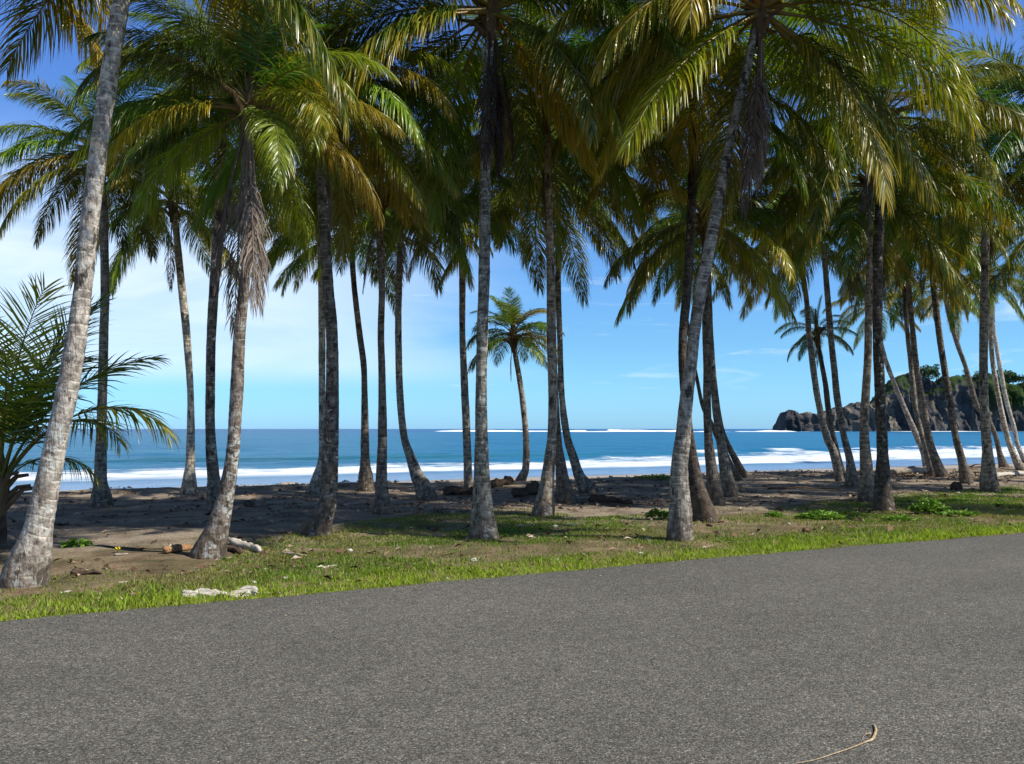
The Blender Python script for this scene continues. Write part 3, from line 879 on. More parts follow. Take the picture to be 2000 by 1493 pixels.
palm('pale grey ringed palm trunk leaning right at far left, thickest in the photo',
     [(47, 1142, 88), (62, 1085, 72), (75, 1032, 55), (95, 931, 43), (112, 851, 42), (130, 770, 40), (145, 690, 38), (162, 563, 33), (171, 469, 36), (188, 328, 33), (200, 235, 33), (222, 94, 33), (237, 0, 33), (252, -95, 30), (262, -170, 28)],
     1.0, 16, 0.3, PALE, 0.75, 0.55, 0, emin=0, extra=((188, 20, 1.05, 0.85), (172, 0, 1.0, 0.8), (205, 34, 1.0, 0.7), (350, -18, 1.0, 0.4), (215, 4, .9, .9)))
palm('slim grey palm behind the thick leaning trunk, its crown arching left over open sky',
     [(198, 990, 46), (197, 960, 34), (196, 931, 24), (199, 811, 18), (203, 650, 17), (205, 563, 16), (203, 440, 16), (198, 350, 16), (196, 305, 16)],
     0.80, 28, 0.2, MID, 0.3, 0.35, 1)
palm('whitish palm with a left-bending top, standing alone in front of the surf',
     [(369, 965, 34), (370, 930, 24), (372, 891, 17), (372, 770, 12), (364, 650, 15), (355, 563, 15), (346, 469, 13), (338, 400, 13)],
     0.76, 26, 0.0, WHITE, 0.7, 0.4, 1)
palm('brown blotched palm standing just behind the trunk hung with dead fronds',
     [(428, 1003, 46), (420, 965, 32), (417, 931, 24), (411, 851, 19), (411, 730, 18), (413, 650, 18), (418, 563, 19), (429, 375, 18), (433, 291, 17), (437, 190, 16)],
     0.85, 30, 0.0, GREY, 0.6, 0.3, 1)
palm('palm with grey dead fronds hanging down its trunk and a mossy brown foot',
     [(407, 1088, 68), (425, 1032, 44), (440, 971, 32), (454, 891, 25), (462, 770, 25), (468, 650, 23), (480, 516, 19), (480, 375, 17), (483, 262, 18), (485, 222, 18)],
     0.62, 28, 0.0, GREY, 0.8, 0.3, 0, emin=-18, deads=((-60, 1.35, (0.24, 0.19, 0.15)), (-100, 1.45, (0.22, 0.17, 0.14)), (-20, 1.3, (0.28, 0.23, 0.19)), (-140, 1.2, (0.16, 0.12, 0.09)), (-80, 1.1, (0.26, 0.2, 0.16)), (200, 1.15, (.12, .08, .05)), (10, 1.0, (.2, .15, .11))))
palm('thin pale trunk half hidden behind the thick dark grey trunk',
     [(612, 965, 30), (622, 930, 22), (630, 891, 16), (629, 803, 13), (629, 650, 14), (627, 530, 13), (622, 440, 12), (620, 400, 12)],
     0.72, 20, 0.0, PALE, 0.3, 0.4, 0, emin=-16)
palm('thick dark grey trunk with a wide foot, left of the middle, second largest palm',
     [(614, 1046, 70), (629, 1012, 44), (642, 971, 32), (645, 891, 32), (649, 770, 26), (648, 650, 23), (641, 563, 22), (632, 422, 21), (626, 314, 20), (622, 230, 20), (620, 175, 20)],
     0.80, 32, 0.0, DARK, 0.5, 0.35, 1)
palm('slim dark palm with a white sunlit patch and hollow brown foot',
     [(715, 958, 34), (714, 930, 28), (713, 891, 18), (712, 770, 12), (710, 710, 12), (702, 650, 12), (692, 563, 11), (687, 492, 11), (684, 462, 11)],
     0.74, 20, 0.0, GREY, 0.4, 0.4, 0, emin=-16)
palm('straight upright slim palm between the hollow-footed palm and the curved one',
     [(747, 1004, 42), (746, 970, 28), (745, 931, 22), (747, 851, 18), (746, 730, 14), (744, 650, 13), (746, 563, 13), (742, 469, 14), (742, 400, 14)],
     0.72, 25, 0.0, GREY, 0.3, 0.3, 1, emin=-16)
palm('slim palm whose foot curves strongly to the right, left of the middle pair',
     [(835, 977, 44), (826, 950, 32), (815, 931, 26), (801, 891, 18), (789, 851, 14), (781, 770, 14), (778, 650, 13), (779, 563, 13), (780, 516, 12), (781, 430, 12)],
     0.72, 22, 0.0, MID, 0.3, 0.4, 0, emin=-14, deads=((-20, 0.6, (0.30, 0.25, 0.2)), (-60, .55, (.2, .16, .12))))
palm('thin palm just left of the big lichen-green trunk in the middle',
     [(916, 960, 20), (914, 925, 17), (913, 891, 16), (908, 770, 15), (903, 650, 12), (903, 563, 13), (902, 469, 13), (898, 410, 13)],
     0.70, 22, 0.0, MID, 0.5, 0.3, 0, emin=-14)
palm('straight thick greenish grey trunk in the middle with a flared round foot',
     [(945, 1052, 64), (943, 1012, 46), (941, 931, 31), (940, 851, 25), (940, 770, 22), (942, 650, 22), (945, 563, 22), (948, 375, 22), (950, 235, 21), (956, 90, 20), (958, 30, 20)],
     0.92, 34, 0.2, (0.25, 0.25, 0.22), 0.6, 0.35, 2, deads=((-40, 0.8, (0.07, 0.045, 0.03)), (-90, 0.85, (0.06, 0.04, 0.03)), (-10, 0.9, (0.08, 0.05, 0.035))))
palm('small young palm with an open fan crown against the sky in the middle',
     [(1013, 948, 24), (1021, 930, 18), (1027, 911, 14), (1027, 851, 12), (1019, 770, 11), (1006, 690, 10), (1003, 660, 10)],
     0.50, 30, 0.0, MID, 0.3, 0.12, 0, green=0.8, emin=-20, lib=SMALL, deads=((200, 0.75, (0.06, 0.045, 0.04)),), dist=26)
palm('pale brown trunk with a cracked orange foot, right of the small palm',
     [(1061, 1008, 46), (1066, 971, 34), (1070, 931, 26), (1078, 851, 18), (1080, 770, 18), (1077, 650, 19), (1076, 563, 17), (1073, 422, 15), (1070, 328, 14), (1066, 220, 14)],
     0.85, 32, 0.0, (0.36, 0.31, 0.25), 0.5, 0.35, 1)
palm('slim trunk behind the orange-footed palm, curving far right at its foot',
     [(1150, 962, 40), (1132, 931, 22), (1119, 891, 17), (1107, 851, 15), (1097, 770, 12), (1093, 650, 11), (1090, 563, 12), (1090, 422, 11), (1088, 340, 11)],
     0.82, 22, 0.0, MID, 0.3, 0.4, 0)
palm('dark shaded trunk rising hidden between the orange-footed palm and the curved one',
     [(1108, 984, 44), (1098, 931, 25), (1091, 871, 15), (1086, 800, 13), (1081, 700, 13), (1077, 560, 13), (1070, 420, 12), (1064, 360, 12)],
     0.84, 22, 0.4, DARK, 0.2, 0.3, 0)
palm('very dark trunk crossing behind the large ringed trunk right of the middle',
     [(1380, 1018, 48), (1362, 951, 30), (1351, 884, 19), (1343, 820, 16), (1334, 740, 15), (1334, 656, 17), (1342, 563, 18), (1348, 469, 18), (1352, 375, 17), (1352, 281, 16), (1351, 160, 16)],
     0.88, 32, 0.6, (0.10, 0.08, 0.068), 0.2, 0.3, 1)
palm('large ringed grey trunk leaning right, closest palm right of the middle, split dark foot',
     [(1328, 1055, 52), (1328, 985, 41), (1327, 918, 33), (1334, 851, 30), (1340, 784, 27), (1349, 717, 24), (1356, 650, 23), (1370, 563, 24), (1389, 469, 23), (1406, 375, 21), (1425, 281, 20), (1446, 188, 19), (1468, 94, 18), (1484, 30, 18)],
     0.95, 32, 0.0, (0.32, 0.305, 0.275), 0.45, 0.5, 0, extra=((-18, 32, 1.05, 0.7), (-40, 18, 1.0, 0.6), (10, 46, 1.05, 0.5), (195, 16, 1.0, 0.5)),
     deads=((-45, 0.85, (0.30, 0.24, 0.19)), (-80, 0.9, (0.12, 0.08, 0.055)), (-20, 0.8, (0.2, 0.15, 0.11)), (-60, 1.0, (0.16, 0.11, 0.08))))
palm('left trunk of the tight pair behind the large ringed trunk',
     [(1401, 988, 34), (1390, 918, 23), (1383, 851, 16), (1381, 784, 15), (1381, 717, 15), (1380, 650, 17), (1379, 563, 15), (1378, 440, 14)],
     0.74, 22, 0.3, DARK, 0.3, 0.35, 1)
palm('right trunk of the tight pair behind the large ringed trunk, orange-brown foot',
     [(1429, 971, 32), (1417, 918, 23), (1406, 851, 16), (1396, 784, 13), (1392, 717, 11), (1387, 650, 12), (1384, 563, 12), (1380, 430, 12)],
     0.72, 22, 0.5, (0.27, 0.24, 0.2), 0.3, 0.35, 0)
palm('dark curved trunk sweeping right to its foot on the sand behind the tight pair',
     [(1452, 928, 16), (1429, 884, 12), (1414, 851, 10), (1406, 817, 8), (1398, 760, 8), (1390, 690, 8), (1384, 600, 8), (1392, 480, 8)],
     0.68, 18, 0.0, DARK, 0.2, 0.35, 0)
palm('slanting thin trunk crossing behind the tight pair from upper left',
     [(1440, 938, 20), (1430, 915, 12), (1408, 870, 11), (1388, 825, 9), (1373, 795, 8), (1362, 745, 7), (1352, 690, 7), (1338, 600, 7), (1325, 480, 7)],
     0.68, 18, 0.0, DARK, 0.2, 0.35, 0)
palm('slim trunk curving left-to-right at the left of the right-hand row',
     [(1640, 940, 17), (1628, 884, 16), (1614, 851, 14), (1598, 784, 12), (1588, 717, 12), (1580, 650, 11), (1575, 586, 10), (1565, 516, 10), (1560, 470, 10)],
     0.85, 19, 0.0, MID, 0.3, 0.3, 0)
palm('short dark palm with a small drooping crown low against the sky by the headland',
     [(1645, 925, 14), (1637, 891, 10), (1627, 851, 10), (1618, 800, 11), (1612, 750, 10), (1601, 690, 8), (1596, 655, 8)],
     0.40, 17, 0.0, DARK, 0.2, 0.1, 2, emin=-20)
palm('slim grey palm in front of the short dark palm, foot curving right',
     [(1664, 951, 28), (1660, 901, 15), (1648, 851, 12), (1636, 784, 13), (1629, 717, 12), (1622, 650, 12), (1615, 563, 11), (1609, 492, 10), (1602, 410, 10)],
     0.88, 21, 0.0, (0.28, 0.25, 0.22), 0.4, 0.35, 0)
palm('reddish brown sunlit trunk left of the darkest upright trunk at right',
     [(1692, 978, 34), (1692, 918, 24), (1688, 851, 18), (1690, 784, 16), (1694, 717, 15), (1696, 650, 14), (1698, 516, 12), (1700, 445, 10), (1700, 370, 10)],
     0.88, 21, 0.0, (0.36, 0.29, 0.22), 0.3, 0.45, 2)
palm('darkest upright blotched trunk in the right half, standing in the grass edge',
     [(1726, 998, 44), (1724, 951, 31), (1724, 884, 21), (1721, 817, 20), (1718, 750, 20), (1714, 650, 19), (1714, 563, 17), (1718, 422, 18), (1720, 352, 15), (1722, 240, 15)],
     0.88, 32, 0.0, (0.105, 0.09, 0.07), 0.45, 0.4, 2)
palm('trunk leaning steeply down to the right toward the driftwood log, in front of the headland',
     [(1810, 913, 15), (1803, 884, 11), (1790, 851, 11), (1775, 817, 10), (1761, 784, 9), (1747, 750, 8), (1734, 717, 9), (1725, 683, 6), (1715, 640, 7), (1708, 600, 7)],
     0.72, 18, 0.0, MID, 0.5, 0.3, 0)
palm('thin trunk directly left of the curved one that foots beside the driftwood log',
     [(1822, 930, 20), (1812, 890, 12), (1792, 817, 9), (1786, 784, 10), (1780, 717, 10), (1772, 650, 8), (1766, 563, 8), (1762, 500, 8)],
     0.82, 19, 0.5, (0.32, 0.28, 0.24), 0.4, 0.3, 0)
palm('curved trunk whose foot sits at the right end of the long driftwood log',
     [(1840, 931, 22), (1822, 884, 15), (1813, 851, 14), (1801, 784, 13), (1790, 717, 11), (1783, 650, 10), (1775, 563, 11), (1770, 480, 11)],
     0.85, 20, 0.0, (0.25, 0.21, 0.18), 0.4, 0.3, 1)
palm('long slim leaning trunk between the driftwood log and the upright ringed palm at right',
     [(1888, 945, 26), (1879, 901, 15), (1866, 851, 12), (1855, 784, 13), (1844, 717, 12), (1834, 650, 12), (1824, 563, 12), (1818, 492, 10), (1812, 420, 10)],
     0.86, 21, 0.0, DARK, 0.5, 0.3, 1)
palm('thin trunk slanting behind the ringed palm near the right edge',
     [(1960, 911, 18), (1952, 884, 10), (1944, 851, 9), (1925, 810, 9), (1909, 795, 9), (1895, 750, 10), (1886, 717, 8), (1868, 667, 9), (1852, 610, 8), (1845, 570, 8)],
     0.74, 18, 0.0, DARK, 0.3, 0.3, 1)
palm('upright ringed trunk with a rugged foot near the right edge',
     [(1934, 960, 38), (1931, 935, 32), (1929, 884, 19), (1926, 851, 18), (1922, 784, 16), (1921, 717, 16), (1921, 650, 15), (1922, 610, 15), (1925, 469, 15), (1927, 399, 12), (1928, 330, 12)],
     0.92, 22, 0.0, (0.31, 0.285, 0.24), 0.4, 0.4, 1)
palm('pale slim trunk arching down to the right edge behind the ringed palm',
     [(1994, 918, 18), (1978, 884, 12), (1967, 851, 10), (1952, 784, 9), (1940, 717, 9), (1934, 650, 9), (1928, 590, 9), (1924, 540, 9)],
     0.75, 18, 0.0, WHITE, 0.4, 0.3, 0)
palm('outermost thin pale trunk, rightmost of the arching pair at the right edge',
     [(2001, 900, 10), (1987, 868, 8), (1980, 834, 8), (1966, 784, 8), (1953, 717, 8), (1942, 650, 7), (1938, 600, 8), (1936, 560, 8)],
     0.72, 18, 0.0, WHITE, 0.3, 0.3, 0)
# palms whose trunks stand outside the frame but whose fronds reach into it
palm('yellowing fronds hanging in at the top left corner from a trunk out of the picture',
     [(-210, 1090, 50), (-190, 900, 30), (-170, 500, 26), (-140, 100, 24), (-125, -140, 22)],
     0.92, 13, 0.0, MID, 0.3, 0.75, 0, emin=10, extra=((-8, 0, 0.9, 0.9), (4, -18, 0.95, 1.0)), deads=((-4, 1.0, (0.20, 0.10, 0.04)),))
palm('bluish green fronds arching in at the top right corner, trunk out of the picture',
     [(2130, 975, 40), (2110, 800, 22), (2090, 500, 20), (2070, 280, 18), (2062, 215, 18)],
     0.98, 22, 0.0, MID, 0.3, 0.1, 0, green=0.95, extra=((170, 46, 1.0, 0.05), (190, 32, 1.0, 0.05), (160, 60, 1.0, 0)))
palm('palm past the right edge with yellow green fronds reaching in below the bluish ones',
     [(2075, 930, 24), (2060, 800, 16), (2050, 650, 14), (2045, 520, 13), (2040, 450, 13)],
     0.85, 20, 0.0, MID, 0.3, 0.45, 0)

# palms just past the right edge: their shade lies across the sand and the grass at right
palm('palm out of the picture at right whose shade falls across the grass edge',
     [(2400, 1010, 40), (2395, 800, 24), (2385, 500, 22), (2370, 290, 20)], 0.92, 26, 0.0, MID, 0.3, 0.3, 0)
palm('palm out of the picture at right shading the sand beyond the darkest trunk',
     [(2330, 965, 34), (2320, 800, 20), (2310, 560, 18), (2300, 380, 18)], 0.92, 26, 0.0, MID, 0.3, 0.3, 0)
palm('palm out of the picture at right whose shade falls before the driftwood log',
     [(2240, 945, 28), (2235, 800, 17), (2225, 600, 16), (2215, 430, 16)], 0.92, 26, 0.0, MID, 0.3, 0.3, 0)

# sapling at the left edge: fronds spring from near the ground
palm('young trunkless palm with long feathery fronds at the left edge, taller than a man',
     [(-12, 1062, 44), (-10, 1020, 40), (-8, 985, 36), (-6, 962, 30)], 0.90, 4, 0.0, (0.10, 0.06, 0.04), 0.0, 0.22, 0, green=1.6, lib=YOUNG, emin=60,
     extra=((2, 62, 0.96, 0.5), (-14, 62, 0.80, 0.5), (8, 70, 0.95, 0.1), (-25, 70, 0.9, 0.1), (30, 82, 1.0, 0.0), (70, 82, 1.0, 0.0), (150, 82, 1.0, 0.0), (-8, 46, 0.55, 0.5), (-60, 70, 0.9, 0.1)),
     name='young_palm', group='')
bpy.data.objects['young_palm'].pop('group', None)

# ------------------------------------------------------------------ ground cover
def grass_density(u, d, x, y):
    e = road_edge(u)
    k = d - e
    strip = np.exp(-(k / 0.8) ** 2) * (0.35 + 0.65 * sstep(fbm(u * 2.5, d * 2.5 + 3, 3), 0.3, 0.5))
    n = fbm(u * 0.9, d * 1.3, 4)
    n2 = fbm(u * 0.33 + 4, d * 0.5 + 7, 3)
    lim = 11.2 + 4.2 * np.exp(-((x + 1.2) / 3.0) ** 2) + 2.0 * sstep(x, 2.5, 7) + 1.5 * sstep(x, 8, 11)
    lim = np.where(x < -3.6, 10.6, lim) + (n2 - 0.5) * 2.0
    body = sstep(d, lim + 0.5, lim - 0.9) * (0.22 + 0.78 * sstep(n, 0.34, 0.52)) * (0.55 + 0.45 * sstep(fbm(u * 4, d * 4 + 9, 2), 0.35, 0.6))
    bare = np.exp(-(((x - 4.1) / 1.6) ** 2 + ((d - 10.6) / 0.8) ** 2))
    return np.clip(np.maximum(strip, body * (1 - 0.95 * bare)), 0, 1)

rg = np.random.RandomState(3)
def scatter_blades(n, u0, u1, d0, d1, hscale, keep_fn):
    u = rg.uniform(u0, u1, n); d = rg.uniform(d0, d1, n)
    x = CU * u - SU * d; y = SU * u + CU * d
    # only what the camera could see, plus a margin
    ok = (y > 3) & (np.abs(x) < y * 0.75 + 1.5)
    dn = keep_fn(u, d, x, y)
    ok &= rg.rand(n) < dn
    return u[ok], d[ok], x[ok], y[ok], dn[ok]
U1, D1, X1, Y1, DN = scatter_blades(760000, -8, 42, 8.28, 16.5, 1, grass_density)
n = len(U1)
Z1 = ground_z(U1, D1)
k = D1 - road_edge(U1)
lush = np.exp(-(k / 0.9) ** 2)
hgt = (0.022 + 0.050 * lush * rg.rand(n) + 0.028 * rg.rand(n)) * (0.25 + 1.35 * fbm(U1 * 3.1, D1 * 3.1, 3) ** 1.3) * np.where(rg.rand(n) < 0.03, 1.9, 1.0)
ang = rg.rand(n) * 6.283
wid = (0.0035 + 0.003 * rg.rand(n)) * (1 + 0.05 * np.maximum(0, Y1 - 8))
lx = rg.randn(n) * 0.45 * hgt; ly = rg.randn(n) * 0.45 * hgt
B = np.stack([U1, D1, Z1 - 0.004], -1)
W = np.stack([np.cos(ang), np.sin(ang), 0 * ang], -1) * wid[:, None]
Tp = B + np.stack([lx, ly, hgt], -1)
Mid = B + np.stack([lx * 0.35, ly * 0.35, hgt * 0.6], -1)
V = np.stack([B - W, B + W, Mid + W * 0.7, Tp, Mid - W * 0.7], 1).reshape(-1, 3)
FC = np.arange(5 * n).reshape(-1, 5)
tone_n = fbm(U1 * 0.8 + 3, D1 * 0.8, 3)
dry = np.clip((0.48 - lush) * 0.8 + (tone_n - 0.5) * 2.2 + rg.randn(n) * 0.28, 0, 0.85)
C = np.ones((n, 5, 4)); C[:, :, 0] = dry[:, None]; C[:, :, 2] = np.clip(0.15 + 0.75 * lush + 0.3 * rg.randn(n), 0, 1)[:, None]
g_o = coast_obj(mesh_np('grass', V, FC, M['grass'], col=C.reshape(-1, 4)))
tag(g_o, 'patchy bright green grass along the road edge and between the palms', 'grass', kind='stuff')

# leaf litter, husk fibre and twigs
def litter_density(u, d, x, y):
    n = fbm(u * 1.1 + 20, d * 2.0 + 5, 4)
    b = sstep(n, 0.52, 0.66) * 0.32 + 0.022
    for (px_, py_, rx, ry, a) in ((860, 1003, 1.3, 0.45, 1), (640, 1082, 0.75, 0.25, .9), (480, 1065, 0.4, 0.35, 1), (330, 1070, .5, .3, .9), (180, 1115, .35, .15, 1), (1230, 985, 2.0, 0.7, .7), (760, 1112, .7, .15, .7), (1010, 990, 1, .5, .6), (300, 1150, .5, .1, .4), (930, 1110, .5, .12, .5), (1900, 935, 3, 1.2, .5), (1760, 925, 2.5, .8, .5), (560, 990, 2, .6, .4)):
        c = hit(px_, py_)
        b = b + a * 0.8 * np.exp(-(((x - c.x) / rx) ** 2 + ((y - c.y) / ry) ** 2))
    return np.clip(b, 0, 1)
u, d, x, y, dn = scatter_blades(130000, -10, 46, 8.45, 25, 1, litter_density)
n = len(u); z = ground_z(u, d)
a = rg.rand(n) * 6.283
ln = (0.014 + 0.06 * rg.rand(n) ** 2.6) * (1 + 0.03 * np.maximum(0, y - 8)); wd = ln * (0.12 + 0.35 * rg.rand(n))
dirv = np.stack([np.cos(a), np.sin(a), rg.randn(n) * 0.25], -1)
sid = np.stack([-np.sin(a), np.cos(a), rg.randn(n) * 0.5], -1)
c0 = np.stack([u, d, z + 0.008 + 0.02 * rg.rand(n)], -1)
mid_up = np.zeros((n, 3)); mid_up[:, 2] = ln * 0.3
V = np.stack([c0 - dirv * ln[:, None], c0 - sid * wd[:, None] + mid_up, c0 + dirv * ln[:, None], c0 + sid * wd[:, None] + mid_up], 1).reshape(-1, 3)
C = np.ones((n, 4, 4)); C[:, :, 2] = rg.rand(n)[:, None]
# a few crumbs of the same litter and grit lie on the asphalt
kn = 5200
u = rg.uniform(-6, 30, kn); d = road_edge(u) - 0.02 - np.abs(rg.randn(kn)) * np.where(np.arange(kn) < 2600, 2.4, 0.13)
a = rg.rand(kn) * 6.283; ln = 0.003 + 0.008 * rg.rand(kn) ** 3; wd = ln * (0.3 + 0.5 * rg.rand(kn))
zr = 0.022 + 0.012 * np.cos((d - 3) / 5.5) + 0.006
cc = np.stack([u, d, zr], -1)
dirv = np.stack([np.cos(a), np.sin(a), 0 * a], -1); sid = np.stack([-np.sin(a), np.cos(a), rg.randn(kn) * 0.3], -1)
V2 = np.stack([cc - dirv * ln[:, None], cc - sid * wd[:, None], cc + dirv * ln[:, None], cc + sid * wd[:, None] + np.array([0, 0, 0.004])], 1).reshape(-1, 3)
C2 = np.ones((kn, 4, 4)); C2[:, :, 2] = (0.4 + 0.6 * rg.rand(kn))[:, None]
V = np.concatenate([V, V2]); C = np.concatenate([C, C2]); n += kn
lo = coast_obj(mesh_np('leaf_litter', V, np.arange(4 * n).reshape(-1, 4), M['litter'], col=C.reshape(-1, 4)))
tag(lo, 'brown dead leaf scraps, husk and twigs scattered over the sand', 'leaf litter', kind='stuff')

# leafy plants
def leafy(label, px_, py_, w, h, n, seed, name='leafy_plant'):
    c = hit(px_, py_)
    r = np.random.RandomState(seed)
    verts = []; faces = []; cols = []
    for i in range(n):
        a = r.rand() * 6.283; q = r.rand() ** 0.6
        bx, by = math.cos(a) * w * q, math.sin(a) * w * 0.5 * q
        z = h * (1 - q * 0.6) * (0.25 + 0.75 * r.rand())
        s = 0.030 + 0.035 * r.rand()
        dv = Vector((math.cos(a) + r.randn() * 0.5, math.sin(a) + r.randn() * 0.5, r.randn() * 0.35 + 0.25)).normalized()
        sv = dv.cross(Vector((r.randn() * 0.3, r.randn() * 0.3, 1))).normalized()
        p = Vector((bx, by, z))
        i0 = len(verts); rr = r.rand()
        up = dv.cross(sv) * -s * 0.25
        for q_ in (p - dv * s * 0.2, p + dv * s * 0.5 + sv * s * 0.6 + up, p + dv * s * 1.6, p + dv * s * 0.5 - sv * s * 0.6 + up):
            verts.append(q_[:]); cols.append((0, 0, rr, 1))
        faces.append([i0, i0 + 1, i0 + 2, i0 + 3])
        if i % 5 == 0:
            st = [(bx * 0.4, by * 0.4, -0.02), (bx * 0.8, by * 0.8, z * 0.6), (bx, by, z)]
            v2, f2, _ = tube(st, [0.004, 0.003, 0.002], 3)
            off = len(verts); verts += v2; faces += [[j + off for j in ff] for ff in f2]; cols += [(0, 0, rr * 0.5, 1)] * len(v2)
    o = mesh_np(name, np.array(verts), faces, M['herb'], col=np.array(cols))
    o.location = c
    return tag(o, label, 'plant', 'low leafy plants at the edge of the sand')
leafy('low spreading leafy plant in the sand right of the large ringed trunk', 1605, 1014, 0.42, 0.14, 360, 1)
leafy('tallest bushy bright green plant right of the darkest upright trunk', 1815, 1004, 0.34, 0.30, 520, 2)
leafy('leafy plant at the left side of the large ringed trunk', 1287, 1014, 0.22, 0.20, 200, 3)
leafy('small sprig growing left of the spreading leafy plant', 1512, 1010, 0.14, 0.09, 80, 4)
leafy('thin leafy clump at the foot of the darkest upright trunk', 1760, 1018, 0.30, 0.08, 150, 5)
leafy('loose leafy patch right of the tallest bushy plant', 1870, 1008, 0.36, 0.10, 200, 6)
leafy('low creeping green patch on the sand ridge before the surf, middle', 1282, 936, 0.75, 0.16, 360, 7)
leafy('small green sprout in the sand right of the thick leaning trunk', 150, 1068, 0.18, 0.10, 110, 8)

# ------------------------------------------------------------------ driftwood, stones and husks
def wood(name, label, cat, p0, p1, r0, mat, seed, bend=0.12, rough=0.5, taper=0.6, sides=10, group=None, branches=0, sink=0.45, seg=14):
    a = hit(*p0); b = hit(*p1)
    rnd = random.Random(seed)
    mid = (a + b) / 2
    e = mesh_pts = []
    dirv = (b - a); L = dirv.length; side = Vector((-dirv.y, dirv.x, 0)).normalized()
    pts = []; rad = []
    for i in range(seg + 1):
        t = i / seg
        p = a + dirv * t + side * (bend * L * math.sin(t * math.pi) + 0.03 * L * noise.noise(Vector((t * 5, seed, 0))))
        rr = r0 * (1 - (1 - taper) * t) * (1 + 0.22 * noise.noise(Vector((t * 4 + seed, 2, 5))) + 0.16 * noise.noise(Vector((t * 17 + seed, 5, 5))))
        if i == 0 or i == seg: rr *= 0.75
        p.z = gz(p.x, p.y) + rr * (1 - sink) + 0.03 * L * max(0, noise.noise(Vector((t * 3, seed, 9)))) * 0.4
        pts.append(p - mid); rad.append(rr)
    v, f, _ = tube(pts, rad, sides, seed, rough)
    for k in range(branches):
        i = rnd.randint(2, seg - 2); p = pts[i]
        dv = (side * rnd.choice((-1, 1)) * 0.7 + dirv.normalized() * rnd.uniform(-0.6, 0.8) + Vector((0, 0, 0.35))).normalized()
        ll = L * rnd.uniform(0.08, 0.2)
        v2, f2, _ = tube([p, p + dv * ll * 0.5, p + dv * ll + Vector((0, 0, -ll * 0.2))], [rad[i] * 0.55, rad[i] * 0.35, rad[i] * 0.12], 6, seed + k, rough)
        off = len(v); v += v2; f += [[q + off for q in ff] for ff in f2]
    o = mesh_np(name, np.array(v), f, mat, smooth=True)
    o.location = mid
    return tag(o, label, cat, group)
wood('driftwood_log', 'bleached white driftwood piece lying in the grass beside the road', 'driftwood', (357, 1168), (500, 1164), 0.038, M['white_wood'], 41, -0.02, 1.2, 0.95, 18, branches=5, sink=0.35, seg=40)
wood('driftwood_branch', 'thin pale stick at the right end of the white driftwood', 'driftwood', (503, 1161), (543, 1158), 0.012, M['white_wood'], 2, 0.02, 0.4, 0.5, 6)
wood('driftwood_log', 'orange brown log end lying left of the mossy-footed palm', 'driftwood', (322, 1082), (375, 1074), 0.055, M['orange_wood'], 3, 0.02, 0.6, 0.8, 12, sink=0.2)
wood('driftwood_log', 'cream coloured split log right of the mossy-footed palm', 'driftwood', (447, 1062), (507, 1080), 0.050, M['white_wood'], 4, 0.05, 0.9, 0.8, 12, branches=1, sink=0.1)
wood('driftwood_log', 'dark hollow log under the cream split log', 'driftwood', (440, 1076), (470, 1083), 0.045, M['dark_wood'], 24, 0.05, 0.9, 0.8, 10, sink=0.1)
wood('driftwood_log', 'grey log on the beach ridge left of the thick dark grey trunk', 'driftwood', (551, 947), (590, 943), 0.075, M['grey_wood'], 5, 0.02, 0.9, 0.8, 10, sink=0.1)
wood('driftwood_log', 'long pale log lying across the beach ridge before the headland', 'driftwood', (1742, 928), (1832, 920), 0.12, M['grey_wood'], 6, 0.0, 0.6, 1.0, 12, branches=2, sink=0.2, seg=20)
wood('driftwood_log', 'cream log piece at the right edge behind the ringed palm', 'driftwood', (1945, 933), (2003, 927), 0.09, M['white_wood'], 7, 0.0, 0.8, 0.8, 10, sink=0.2)
wood('driftwood_log', 'dark log lying behind the greenish trunk, before the small palm', 'driftwood', (955, 947), (1000, 944), 0.12, M['dark_wood'], 8, 0.0, 0.8, 0.9, 10, sink=0.2)
wood('driftwood_log', 'dark rotten log in the shade left of the orange-footed palm', 'driftwood', (1005, 972), (1052, 966), 0.13, M['dark_wood'], 9, 0.04, 1.0, 0.8, 10, sink=0.3)
wood('driftwood_log', 'tangled dark root mass in the shade left of the greenish trunk', 'driftwood', (868, 968), (922, 966), 0.12, M['dark_wood'], 10, 0.03, 1.2, 0.8, 10, branches=4, sink=0.3)
wood('driftwood_log', 'dark brushwood strewn right of the shaded trunk foot', 'driftwood', (1150, 982), (1235, 984), 0.07, M['dark_wood'], 11, 0.05, 1.2, 0.7, 8, branches=7, sink=0.2)
wood('driftwood_branch', 'thin branch lying on the sunlit sand between the palm rows', 'driftwood', (1448, 951), (1500, 949), 0.03, M['grey_wood'], 12, 0.03, 0.6, 0.7, 7, branches=2)
wood('driftwood_branch', 'dark stick on the ridge by the feet of the right-hand row', 'driftwood', (1880, 915), (1925, 912), 0.07, M['dark_wood'], 13, 0.02, 0.9, 0.8, 8, branches=2, sink=0.1)
wood('driftwood_branch', 'weathered branch bits in the grass below the thick dark grey trunk', 'driftwood', (548, 1084), (600, 1088), 0.022, M['grey_wood'], 14, 0.06, 0.9, 0.6, 7, branches=5, sink=0.1)
wood('driftwood_branch', 'pale curved stick in the grass left of the middle', 'driftwood', (628, 1112), (658, 1105), 0.014, M['white_wood'], 15, 0.1, 0.5, 0.6, 6)
wood('driftwood_branch', 'short pale chip in the grass left of the white driftwood', 'driftwood', (231, 1140), (250, 1138), 0.012, M['white_wood'], 16, 0.02, 0.6, 0.8, 6)
wood('driftwood_branch', 'thin pale twig in the grass near the foot of the thickest trunk', 'driftwood', (116, 1160), (141, 1155), 0.010, M['white_wood'], 17, 0.04, 0.6, 0.8, 6)
